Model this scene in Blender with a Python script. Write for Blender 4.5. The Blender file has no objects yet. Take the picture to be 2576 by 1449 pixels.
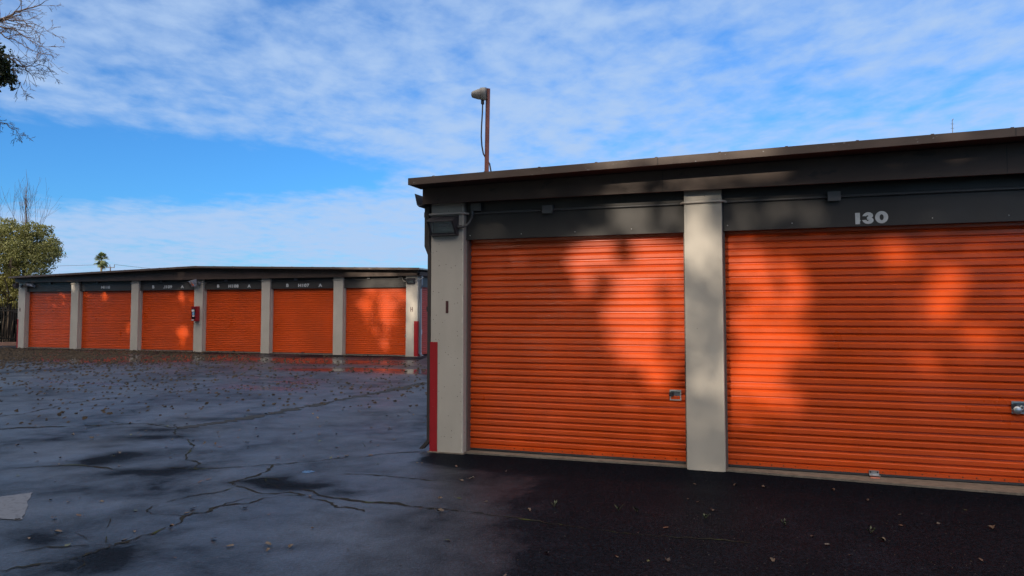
import bpy, math, random
import numpy as np
from math import radians as rad, sin, cos, tan, pi
from mathutils import Vector, Matrix
random.seed(11); rng = np.random.default_rng(11)
S = bpy.context.scene
COL = S.collection

# ------------------------------------------------------------------ camera
cam_d = bpy.data.cameras.new('camera'); cam = bpy.data.objects.new('camera', cam_d); COL.objects.link(cam)
cam.location = (0, 0, 1.6); cam.rotation_euler = (rad(93.0), 0, 0)
cam_d.sensor_width = 36; cam_d.lens = 36 * 1850 / 2576; cam_d.shift_y = -0.01454
cam_d.clip_start = 0.05; cam_d.clip_end = 6000
S.camera = cam
S.view_settings.view_transform = 'Standard'; S.view_settings.look = 'None'
S.view_settings.exposure = 0.0; S.view_settings.gamma = 1

# ------------------------------------------------------------------ directions
A0 = rad(18.95)                                  # both buildings face this way
UX = np.array([cos(A0), -sin(A0), 0.0]); DX = np.array([sin(A0), cos(A0), 0.0])
EL = rad(18.0)
_n = -DX; _sh = cos(rad(17)) * _n - sin(rad(17)) * UX
SUN = np.array([_sh[0] * cos(EL), _sh[1] * cos(EL), sin(EL)])   # unit vector towards the sun
SW = np.array([-_sh[1], _sh[0], 0.0])                           # horizontal, across the sun

def node(nt, t, **kw):
    n = nt.nodes.new(t)
    for k, v in kw.items(): setattr(n, k, v)
    return n

# ------------------------------------------------------------------ sky
W = bpy.data.worlds.new('World'); S.world = W; W.use_nodes = True
nt = W.node_tree; nt.nodes.clear(); L = nt.links.new
out = node(nt, 'ShaderNodeOutputWorld'); bg = node(nt, 'ShaderNodeBackground'); bg.inputs[1].default_value = 0.1
sky = node(nt, 'ShaderNodeTexSky'); sky.sky_type = 'NISHITA'; sky.sun_disc = False
sky.sun_elevation = EL; sky.sun_rotation = math.atan2(SUN[0], SUN[1]); sky.air_density = 1.0; sky.dust_density = 0.6; sky.ozone_density = 1.5
def M(op, a, b=None, c=None, clamp=False):
    n = node(nt, 'ShaderNodeMath', operation=op, use_clamp=clamp)
    for i, v in enumerate((a, b, c)):
        if v is None: continue
        if isinstance(v, (int, float)): n.inputs[i].default_value = v
        else: L(v, n.inputs[i])
    return n.outputs[0]
def VM(op, a, b=None):
    n = node(nt, 'ShaderNodeVectorMath', operation=op)
    for i, v in enumerate((a, b)):
        if v is None: continue
        if isinstance(v, tuple): n.inputs[i].default_value = v
        else: L(v, n.inputs[i])
    return n
def MR(v, a, b, c=0.0, d=1.0):
    n = node(nt, 'ShaderNodeMapRange'); n.interpolation_type = 'SMOOTHSTEP'
    L(v, n.inputs[0]); n.inputs[1].default_value = a; n.inputs[2].default_value = b; n.inputs[3].default_value = c; n.inputs[4].default_value = d
    return n.outputs[0]
tc = node(nt, 'ShaderNodeTexCoord'); dirn = VM('NORMALIZE', tc.outputs['Generated']).outputs[0]
sx = node(nt, 'ShaderNodeSeparateXYZ'); L(dirn, sx.inputs[0]); X, Y, Z = sx.outputs
zz = M('ADD', M('MAXIMUM', Z, 0.0), 0.07)
px, py = M('DIVIDE', X, zz), M('DIVIDE', Y, zz)
cx = node(nt, 'ShaderNodeCombineXYZ'); L(px, cx.inputs[0]); L(py, cx.inputs[1])
def noise(vec, scale, det, rough, dist=0.0, off=(0, 0, 0), st=(1, 1, 1), rz=0.0):
    mp = node(nt, 'ShaderNodeMapping'); L(vec, mp.inputs[0]); mp.inputs[1].default_value = off; mp.inputs[3].default_value = st; mp.inputs[2].default_value = (0, 0, rz)
    n = node(nt, 'ShaderNodeTexNoise'); L(mp.outputs[0], n.inputs[0]); n.inputs['Scale'].default_value = scale
    n.inputs['Detail'].default_value = det; n.inputs['Roughness'].default_value = rough; n.inputs['Distortion'].default_value = dist
    return n.outputs[0]
big = noise(cx.outputs[0], 0.55, 3, 0.5, 0.3, (3.1, 7.7, 0), rz=0.5)
mid = noise(cx.outputs[0], 2.3, 6, 0.62, 0.5, (1.2, 4.4, 0), (1.0, 0.9, 1), rz=0.6)
fin = noise(cx.outputs[0], 7.0, 5, 0.55, 0.15, (9, 2, 0), (1.0, 0.75, 1), rz=0.9)
cov = M('ADD', M('ADD', M('MULTIPLY', big, 0.75), M('MULTIPLY', mid, 0.60)), M('MULTIPLY', fin, 0.74))
cov = M('SUBTRACT', cov, 0.54)                       # ~0.5 mean
# clear band low in the west, cloud bank under it
az = M('ARCTAN2', X, Y); el = M('ARCSINE', Z)
edge = noise(cx.outputs[0], 0.35, 4, 0.55, 0, (5, 1, 0))
bl_lo = M('ADD', M('MULTIPLY', az, 0.11), 0.176)     # lower edge of the clear band rises to the middle
t_in = MR(M('ADD', M('SUBTRACT', el, bl_lo), M('MULTIPLY', M('SUBTRACT', edge, 0.5), 0.03)), -0.014, 0.034)
bl_hi = M('ADD', M('MULTIPLY', az, -0.03), 0.172)
t_out = MR(M('SUBTRACT', el, M('ADD', bl_hi, M('MULTIPLY', M('SUBTRACT', mid, 0.5), 0.06))), 0.0, 0.05)
azm = MR(az, -0.26, -0.06, 1.0, 0.0)
clear = M('MULTIPLY', M('MULTIPLY', t_in, M('SUBTRACT', 1.0, t_out)), azm)
bank = M('MULTIPLY', M('SUBTRACT', 1.0, t_in), 0.38)
overhead_fill = node(nt, 'ShaderNodeVectorMath', operation='DOT_PRODUCT'); L(dirn, overhead_fill.inputs[0]); overhead_fill.inputs[1].default_value = (SUN[0] / cos(EL) * cos(rad(66)), SUN[1] / cos(EL) * cos(rad(66)), sin(rad(66)))
fill_amt = MR(overhead_fill.outputs['Value'], 0.30, 0.97)  # added bright cloud high above the sun, as fill light
dens = M('ADD', M('ADD', cov, M('MULTIPLY', bank, 0.36)), M('MULTIPLY', fill_amt, 0.25))
dens = M('SUBTRACT', dens, M('MULTIPLY', clear, 0.62))
mask = MR(dens, 0.11, 0.80)
mask = M('MULTIPLY', mask, 0.93)
ccol = node(nt, 'ShaderNodeMix', data_type='RGBA'); L(fill_amt, ccol.inputs[0])
ccol.inputs[6].default_value = (4.4, 6.1, 8.9, 1); ccol.inputs[7].default_value = (31, 27.5, 24.0, 1)
tint = node(nt, 'ShaderNodeMix', data_type='RGBA', blend_type='MULTIPLY'); tint.inputs[0].default_value = 1; L(sky.outputs[0], tint.inputs[6]); tint.inputs[7].default_value = (0.42, 1.10, 1.95, 1)
mx = node(nt, 'ShaderNodeMix', data_type='RGBA'); L(mask, mx.inputs[0]); L(tint.outputs[2], mx.inputs[6]); L(ccol.outputs[2], mx.inputs[7])
L(mx.outputs[2], bg.inputs[0]); L(bg.outputs[0], out.inputs[0])

# ------------------------------------------------------------------ sun
sd = bpy.data.lights.new('sun', 'SUN'); sd.energy = 3.8; sd.angle = rad(0.55); sd.color = (1.0, 0.86, 0.68)
so = bpy.data.objects.new('sun', sd); COL.objects.link(so)
so.rotation_euler = Vector(SUN).to_track_quat('Z', 'Y').to_euler()

# ------------------------------------------------------------------ measured data (metres)
CRACKS=[(0.05,[(-1.955,16.853),(-2.379,15.383),(-2.758,14.354),(-3.103,13.514),(-3.341,12.768),(-3.598,12.248),(-3.724,11.816),(-3.902,11.413),(-4.068,11.036),(-4.238,10.722),(-4.414,10.462),(-4.61,10.214)]),(0.022,[(-4.653,10.249),(-5.216,10.609),(-5.574,10.535),(-5.962,10.426),(-6.287,10.319),(-6.715,10.214),(-7.296,10.111)]),(0.016,[(-4.819,10.556),(-4.614,10.248),(-4.471,9.818),(-4.302,9.595),(-4.054,9.298),(-3.888,8.982),(-3.752,8.795),(-3.695,8.511),(-3.661,8.376),(-3.571,8.213),(-3.553,8.075),(-3.383,7.966),(-3.265,7.761),(-3.253,7.649),(-3.199,7.605)]),(0.01,[(-3.901,8.477),(-3.764,8.376),(-3.661,8.376)]),(0.016,[(-5.101,7.622),(-4.886,7.705),(-4.681,7.756),(-4.523,7.79),(-4.395,7.733),(-4.271,7.66),(-4.066,7.605),(-3.841,7.622),(-3.507,7.655),(-3.202,7.6),(-3.032,7.638),(-2.827,7.716),(-2.602,7.75),(-2.444,7.819),(-2.268,7.906)]),(0.014,[(-2.694,7.773),(-2.47,7.845),(-2.247,7.936),(-2.031,8.081),(-1.921,8.159),(-1.725,8.211),(-1.564,8.326),(-1.447,8.415),(-1.189,8.485),(-1.037,8.514)]),(0.022,[(-2.517,7.836),(-2.482,7.567),(-2.47,7.461),(-2.5,7.316),(-2.561,7.207),(-2.598,7.04),(-2.578,6.902)]),(0.02,[(-2.563,6.879),(-2.622,7.021),(-2.624,7.07)]),(0.018,[(-3.243,4.591),(-3.173,4.647),(-3.125,4.685),(-3.075,4.721),(-2.997,4.739),(-2.961,4.789),(-2.895,4.816),(-2.84,4.877),(-2.829,4.924),(-2.817,4.971),(-2.798,5.007),(-2.756,5.089),(-2.742,5.153),(-2.726,5.184),(-2.672,5.205),(-2.682,5.271),(-2.668,5.326),(-2.619,5.381),(-2.583,5.447),(-2.597,5.55),(-2.561,5.586),(-2.537,5.629),(-2.543,5.742),(-2.565,5.874),(-2.522,5.924),(-2.45,5.976),(-2.436,6.082),(-2.402,6.167),(-2.299,6.23),(-2.214,6.268),(-2.181,6.346),(-2.14,6.434),(-2.054,6.516),(-1.953,6.557),(-1.814,6.528)]),(0.024,[(-1.896,6.71),(-1.778,6.667),(-1.686,6.56),(-1.583,6.477),(-1.436,6.376),(-1.337,6.336),(-1.175,6.278),(-1.02,6.24),(-0.883,6.183),(-0.76,6.139),(-0.608,6.081),(-0.46,6.038),(-0.329,6.002)]),(0.012,[(-0.329,6.002),(-0.169,5.906),(0.017,5.789),(0.198,5.712),(0.352,5.64),(0.871,5.403),(1.654,5.185)]),(0.016,[(-1.841,6.518),(-1.741,6.456),(-1.639,6.376),(-1.529,6.259),(-1.49,6.202),(-1.462,6.146),(-1.377,6.117),(-1.285,6.092),(-1.164,6.02)]),(0.01,[(-3.386,4.955),(-3.301,5.003),(-3.199,5.077),(-3.142,5.089),(-3.059,5.084),(-2.947,5.14),(-2.806,5.179),(-2.747,5.16)]),(0.012,[(-2.541,6.879),(-2.557,6.721),(-2.619,6.664),(-2.738,6.57),(-2.806,6.487),(-2.83,6.426),(-2.874,6.366),(-2.889,6.268)]),(0.008,[(-2.931,6.2),(-2.963,6.155),(-2.966,6.054),(-2.932,6.004),(-2.872,5.959),(-2.813,5.924),(-2.736,5.901),(-2.642,5.901),(-2.563,5.88)]),(0.018,[(-2.55,6.903),(-2.451,6.811),(-2.34,6.712),(-2.26,6.634),(-2.159,6.583),(-2.089,6.591),(-1.979,6.643),(-1.814,6.528)]),(0.01,[(-2.405,6.174),(-2.385,6.249),(-2.306,6.386),(-2.223,6.466)]),(0.02,[(-7.924,11.233),(-7.816,11.478),(-7.697,11.669),(-7.689,11.935),(-7.719,12.212),(-7.678,12.356),(-7.747,12.684),(-7.742,12.935),(-7.686,13.178),(-7.538,13.641),(-7.143,14.1),(-6.767,14.693),(-6.546,15.227),(-6.478,15.801),(-6.227,16.551),(-5.919,17.522),(-5.701,18.129),(-5.189,18.781)]),(0.022,[(-7.088,10.101),(-6.998,10.149),(-6.831,10.248),(-6.628,10.298),(-6.343,10.349),(-6.037,10.369),(-5.747,10.421)]),(0.014,[(-6.403,11.079),(-6.238,11.15),(-6.146,11.293),(-5.985,11.416),(-5.807,11.478)]),(0.014,[(-5.891,10.828),(-5.571,10.631),(-5.293,10.631),(-5.013,10.556),(-4.77,10.452)]),(0.018,[(-1.668,7.39),(-1.527,7.39),(-1.374,7.326),(-1.252,7.295),(-1.13,7.253),(-1.009,7.212),(-0.888,7.162),(-0.77,7.122),(-0.632,7.092)]),(0.007,[(-3.172,5.438),(-3.096,5.367),(-3.038,5.34),(-2.994,5.285),(-2.89,5.213)]),(0.007,[(-3.115,5.807),(-3.058,5.679),(-3.001,5.541)]),(0.007,[(-2.902,5.353),(-2.852,5.271),(-2.821,5.192)]),(0.009,[(-2.829,4.924),(-2.788,4.868),(-2.741,4.838),(-2.711,4.76),(-2.702,4.67)]),(0.03,[(-8.698,19.852),(-7.905,19.409),(-7.24,18.849),(-6.518,18.449),(-5.652,17.974)]),(0.03,[(-6.068,16.817),(-5.145,16.37),(-4.43,16.044)]),(0.008,[(-2.365,7.169),(-2.297,6.997),(-2.2,6.903),(-2.112,6.766)]),(0.008,[(-2.453,7.094),(-2.431,7.194),(-2.266,7.144),(-2.228,7.094)]),(0.007,[(-1.833,9.275),(-1.805,9.028),(-1.737,8.832)])]
DAMP=[(-4.298,8.15,0.374,0.0,0.151,-0.283,0.9),(-3.65,7.357,0.259,0.0,0.097,-0.195,1.0),(-4.773,9.595,0.382,0.0,0.132,-0.262,0.8),(-5.2,8.944,0.178,0.0,0.098,-0.167,0.8),(-6.949,11.056,0.374,0.0,0.147,-0.232,0.5),(-4.755,10.349,0.317,0.0,0.123,-0.264,0.8),(-4.357,10.941,0.554,0.0,0.073,-0.182,0.8),(-4.022,11.669,0.448,0.0,0.072,-0.208,0.8),(-6.045,9.818,0.226,0.0,0.057,-0.091,0.5),(-4.583,8.213,0.226,0.0,0.144,-0.256,0.7),(-3.953,8.477,0.208,0.0,0.08,-0.17,0.5),(-4.677,7.848,0.312,0.0,0.078,-0.128,0.5),(-2.177,6.766,0.354,0.0,0.066,-0.201,1.0),(-2.487,6.879,0.131,0.0,0.06,-0.162,0.7),(-1.778,6.667,0.318,0.0,0.047,-0.174,1.0),(-1.362,6.221,0.276,0.0,0.029,-0.132,0.9),(-2.221,6.891,0.219,0.0,0.06,-0.186,0.7),(-1.407,7.498,0.357,0.0,0.042,-0.221,0.4),(-3.353,5.14,0.308,0.0,0.136,-0.205,0.8),(-2.688,4.76,0.248,0.0,0.113,-0.198,0.9),(-3.344,6.634,0.295,0.0,0.11,-0.215,0.5),(-2.752,5.742,0.318,0.0,0.079,-0.16,0.5),(-3.189,5.556,0.308,0.0,0.123,-0.211,0.4),(-2.595,6.23,0.296,0.0,0.08,-0.19,0.4),(-5.172,8.31,0.191,0.0,0.288,-0.459,-1.0),(-5.379,9.059,0.167,0.0,0.14,-0.233,-0.5),(-4.786,7.461,0.4,0.0,0.154,-0.236,-0.5),(-3.246,6.155,0.341,0.0,0.059,-0.111,-0.5),(-1.436,5.403,0.428,0.0,0.046,-0.17,-0.5),(-1.233,6.074,0.288,0.0,0.044,-0.216,-0.4),(-1.207,7.033,0.223,0.0,0.042,-0.242,-0.3),(-2.124,6.155,0.254,0.0,0.078,-0.222,-0.3)]
PUDDLE=[(-2.109,7.455),(-2.094,7.526),(-2.038,7.543),(-1.974,7.482),(-1.994,7.444),(-2.051,7.417)]
PAINT=[(-4.67,6.366),(-4.437,6.466),(-4.356,6.528),(-4.257,6.617),(-4.044,6.23),(-3.774,5.761),(-3.961,5.781),(-4.207,5.742)]
SUN_I=[(-1.332,2.555,0.191,0.12,0.9),(-1.288,2.703,0.19,0.043,0.8),(-0.912,2.58,0.09,0.105,0.5),(-1.769,2.223,0.241,0.196,0.8),(-1.948,2.009,0.111,0.219,0.5),(-1.124,2.165,0.31,0.212,0.75),(-1.295,1.956,0.169,0.255,0.6),(-0.878,1.992,0.082,0.251,0.4),(-1.467,1.873,0.171,0.214,0.8),(-1.341,1.575,0.219,0.255,0.97),(-1.259,1.238,0.209,0.253,0.9),(-1.136,0.947,0.165,0.167,0.6),(-1.641,1.66,0.108,0.172,0.4),(-0.609,2.36,0.152,0.229,0.97),(-0.605,2.693,0.12,0.083,0.6),(-0.708,0.898,0.06,0.09,0.9),(-0.634,1.988,0.072,0.091,0.4),(-0.49,0.884,0.047,0.089,0.4),(-0.193,2.51,0.116,0.102,0.7),(-0.229,2.675,0.116,0.062,0.6),(0.116,2.619,0.225,0.081,0.45),(0.596,2.538,0.215,0.079,0.35),(0.267,2.692,0.222,0.056,0.5),(0.233,1.814,0.14,0.259,0.95),(-0.051,1.757,0.159,0.181,0.8),(-0.114,1.415,0.208,0.281,0.9),(-0.099,1.135,0.226,0.2,0.85),(0.011,0.939,0.224,0.238,0.95),(-0.161,2.061,0.153,0.203,0.6),(0.119,0.706,0.148,0.118,0.4),(-0.258,0.771,0.115,0.16,0.5),(0.318,1.419,0.146,0.197,0.5),(1.153,2.226,0.204,0.096,0.6),(1.25,1.995,0.202,0.19,0.55),(1.613,1.839,0.163,0.224,0.8),(1.638,1.541,0.146,0.186,0.6),(1.456,2.142,0.198,0.151,0.4),(1.342,1.615,0.134,0.189,0.5),(1.795,1.357,0.096,0.147,0.4),(2.19,1.905,0.077,0.218,0.7),(2.148,1.542,0.077,0.218,0.4),(2.185,0.751,0.061,0.215,0.6),(2.143,0.393,0.061,0.089,0.7),(1.494,1.056,0.164,0.149,0.25),(1.945,2.129,0.158,0.111,0.35),(-1.329,3.006,0.254,0.108,0.8),(-0.907,3.045,0.246,0.127,0.8),(-0.461,2.977,0.275,0.117,0.7),(0.046,2.987,0.226,0.122,0.75),(0.309,2.931,0.185,0.101,0.5),(-1.72,3.139,0.176,0.066,0.4),(0.68,3.108,0.214,0.079,0.4),(-2.496,2.961,0.117,0.063,0.4),(1.205,2.956,0.238,0.077,0.25),(1.874,3.026,0.192,0.075,0.2),(-2.877,2.252,0.144,0.114,0.15)]
SUN_H=[(-14.068,1.879,0.3,0.294,0.85),(-13.106,1.513,0.26,0.61,0.97),(-13.143,1.949,0.196,0.364,0.6),(-13.675,0.929,0.198,0.117,0.9),(-13.178,0.528,0.179,0.347,0.95),(-13.416,-0.156,0.164,0.202,0.6),(-13.928,1.366,0.199,0.293,0.4),(-12.625,2.163,0.225,0.289,0.4),(-13.607,2.243,0.656,0.176,0.3),(-13.776,2.538,0.331,0.22,0.5),(-12.872,2.6,0.485,0.203,0.5),(-14.283,2.987,0.419,0.133,0.6),(-13.614,2.946,0.412,0.132,0.7),(-12.795,2.962,0.404,0.131,0.7),(-11.991,2.977,0.396,0.13,0.8),(-15.305,3.003,0.343,0.135,0.3),(-11.986,2.374,0.222,0.287,0.5),(-11.949,1.657,0.222,0.501,0.9),(-12.052,0.657,0.158,0.428,0.5),(-17.065,3.032,0.269,0.138,0.35),(-22.436,0.778,0.282,0.322,0.95),(-22.463,0.344,0.161,0.241,0.8),(-22.742,0.856,0.162,0.194,0.5),(-25.358,1.001,0.129,0.233,0.9),(-25.244,0.803,0.107,0.133,0.6),(-29.841,2.193,0.141,0.105,0.8),(-29.874,1.879,0.141,0.14,0.7),(-29.594,1.931,0.117,0.209,0.7),(-29.053,2.362,0.186,0.139,0.97),(-28.972,2.102,0.162,0.243,0.8),(-28.59,2.358,0.138,0.104,0.6),(-30.367,2.284,0.119,0.105,0.4),(-27.612,2.385,0.292,0.12,0.8),(-26.713,2.259,0.177,0.254,0.95),(-26.561,2.343,0.176,0.169,0.6),(-22.521,2.279,0.162,0.194,0.85),(-22.678,2.118,0.142,0.162,0.6),(-28.19,2.665,0.228,0.224,0.9),(-28.064,2.354,0.136,0.172,0.5),(-29.599,3.099,0.141,0.087,0.7),(-28.899,3.106,0.139,0.087,0.7),(-28.325,3.149,0.183,0.086,0.8),(-27.867,3.108,0.181,0.103,0.8),(-27.077,3.061,0.134,0.085,0.5),(-27.736,2.66,0.181,0.171,0.6),(-28.882,2.707,0.139,0.139,0.4),(-27.059,2.602,0.267,0.102,0.4),(-30.296,2.811,0.238,0.088,0.4),(-31.436,2.469,0.097,0.178,0.7),(-31.303,2.734,0.121,0.089,0.5),(-21.972,2.114,0.16,0.129,0.4),(-20.348,0.09,0.288,0.094,0.3),(-14.589,0.627,0.135,0.221,0.3),(-20.881,1.981,0.156,0.127,0.2),(-17.513,2.886,0.181,0.077,0.3)]

# ------------------------------------------------------------------ helpers
def tag(o, label=None, cat=None, group=None, kind=None):
    if label: o['label'] = label
    if cat: o['category'] = cat
    if group: o['group'] = group
    if kind: o['kind'] = kind
    return o
class MB:
    def __init__(s): s.v = []; s.f = []; s.sm = []
    def add(s, vs, fs, smooth=False):
        b = len(s.v); s.v += [tuple(map(float, p)) for p in vs]; s.f += [tuple(b + i for i in f) for f in fs]; s.sm += [smooth] * len(fs)
    def box(s, x0, x1, y0, y1, z0, z1):
        s.add([(x0,y0,z0),(x1,y0,z0),(x1,y1,z0),(x0,y1,z0),(x0,y0,z1),(x1,y0,z1),(x1,y1,z1),(x0,y1,z1)],
              [(0,3,2,1),(4,5,6,7),(0,1,5,4),(1,2,6,5),(2,3,7,6),(3,0,4,7)])
    def prism(s, pts, z0, z1):                     # plan outline, counter-clockwise
        n = len(pts); z0s = z0 if hasattr(z0, '__len__') else [z0] * n; z1s = z1 if hasattr(z1, '__len__') else [z1] * n
        s.add([(p[0], p[1], z) for p, z in zip(pts, z0s)] + [(p[0], p[1], z) for p, z in zip(pts, z1s)],
              [tuple(range(n - 1, -1, -1)), tuple(range(n, 2 * n))] + [(i, (i + 1) % n, n + (i + 1) % n, n + i) for i in range(n)])
    def chbox(s, x0, x1, y0, y1, z0, z1, c):       # box with chamfered upright edges
        s.prism([(x0+c,y0),(x1-c,y0),(x1,y0+c),(x1,y1-c),(x1-c,y1),(x0+c,y1),(x0,y1-c),(x0,y0+c)], z0, z1)
    def extr(s, prof, x0, x1, closed=True):        # profile (y,z) extruded along x
        n = len(prof)
        s.add([(x0, p[0], p[1]) for p in prof] + [(x1, p[0], p[1]) for p in prof],
              ([tuple(range(n)), tuple(range(2 * n - 1, n - 1, -1))] if closed else []) + [(i, n + i, n + (i + 1) % n, (i + 1) % n) for i in range(n if closed else n - 1)])
    def tube(s, pts, r, n=8, cap=True):
        pts = [np.array(p, float) for p in pts]; rs = r if hasattr(r, '__len__') else [r] * len(pts)
        vs = []; fs = []; up = None
        for i, p in enumerate(pts):
            t = pts[min(i + 1, len(pts) - 1)] - pts[max(i - 1, 0)]; t = t / (np.linalg.norm(t) + 1e-9)
            if up is None: up = np.array([0, 0, 1.0]) if abs(t[2]) < .9 else np.array([1.0, 0, 0])
            a = np.cross(up, t); a /= np.linalg.norm(a) + 1e-9; b = np.cross(t, a); up = b
            for k in range(n):
                q = 2 * pi * k / n; vs.append(p + rs[i] * (cos(q) * a + sin(q) * b))
        for i in range(len(pts) - 1):
            for k in range(n): fs.append((i * n + k, i * n + (k + 1) % n, (i + 1) * n + (k + 1) % n, (i + 1) * n + k))
        s.add(vs, fs, True)
        if cap:
            m = len(pts) - 1
            s.add(vs[:n], [tuple(range(n - 1, -1, -1))]); s.add(vs[m * n:], [tuple(range(n))])
    def lathe(s, prof, origin, axis, n=20):        # prof (r, t) along axis
        ax = np.array(axis, float); ax /= np.linalg.norm(ax)
        a = np.cross(ax, [0, 0, 1.0]) if abs(ax[2]) < .9 else np.cross(ax, [1.0, 0, 0]); a /= np.linalg.norm(a); b = np.cross(ax, a); o = np.array(origin, float)
        vs = [o + ax * t + r * (cos(2 * pi * k / n) * a + sin(2 * pi * k / n) * b) for r, t in prof for k in range(n)]
        fs = [(i * n + k, i * n + (k + 1) % n, (i + 1) * n + (k + 1) % n, (i + 1) * n + k) for i in range(len(prof) - 1) for k in range(n)]
        s.add(vs, fs, True)
    def split(s, name, m, parent=None):            # one object per loose piece
        key = {}; rep = list(range(len(s.v)))
        def find(i):
            while rep[i] != i: rep[i] = rep[rep[i]]; i = rep[i]
            return i
        for i, p in enumerate(s.v):
            k = tuple(round(c, 5) for c in p)
            if k in key: rep[find(i)] = find(key[k])
            else: key[k] = i
        for f in s.f:
            for j in f[1:]: rep[find(j)] = find(f[0])
        gr = {}
        for f, sm in zip(s.f, s.sm): gr.setdefault(find(f[0]), []).append((f, sm))
        out_ = []
        for g in gr.values():
            q = MB(); mp = {}
            for f, sm in g:
                for j in f:
                    if j not in mp: mp[j] = len(q.v); q.v.append(s.v[j])
                q.f.append(tuple(mp[j] for j in f)); q.sm.append(sm)
            out_.append(q.build(name, m, parent))
        return out_
    def build(s, name, m, parent=None, loc=None):
        me = bpy.data.meshes.new(name); me.from_pydata(s.v, [], s.f); me.update()
        me.polygons.foreach_set('use_smooth', s.sm)
        o = bpy.data.objects.new(name, me); COL.objects.link(o)
        if m: me.materials.append(m)
        if parent: o.parent = parent
        if loc is not None: o.location = loc
        return o
def np_mesh(name, v, f, m, parent=None, smooth=False):
    v = np.asarray(v, np.float32); f = np.asarray(f, np.int32); k = f.shape[1]
    me = bpy.data.meshes.new(name); me.vertices.add(len(v)); me.vertices.foreach_set('co', v.ravel())
    me.loops.add(f.size); me.loops.foreach_set('vertex_index', f.ravel())
    me.polygons.add(len(f)); me.polygons.foreach_set('loop_start', np.arange(0, f.size, k, dtype=np.int32)); me.polygons.foreach_set('loop_total', np.full(len(f), k, np.int32))
    if smooth: me.polygons.foreach_set('use_smooth', np.ones(len(f), bool))
    me.update(calc_edges=True); me.validate()
    o = bpy.data.objects.new(name, me); COL.objects.link(o); me.materials.append(m)
    if parent: o.parent = parent
    return o
def empty(name, loc, rz=0.0):
    o = bpy.data.objects.new(name, None); COL.objects.link(o); o.location = loc; o.rotation_euler = (0, 0, rz); o.empty_display_size = .2
    return o
def wp(u, d, z=0.0): return tuple(u * UX + d * DX + np.array([0, 0, z]))   # facade frame -> world
def root_at(name, u, d, z=0.0): return empty(name, wp(u, d, z), -A0)
def copy_tree(o, parent=None):
    c = o.copy(); COL.objects.link(c); c.parent = parent
    for ch in list(o.children): copy_tree(ch, c)
    return c

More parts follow.
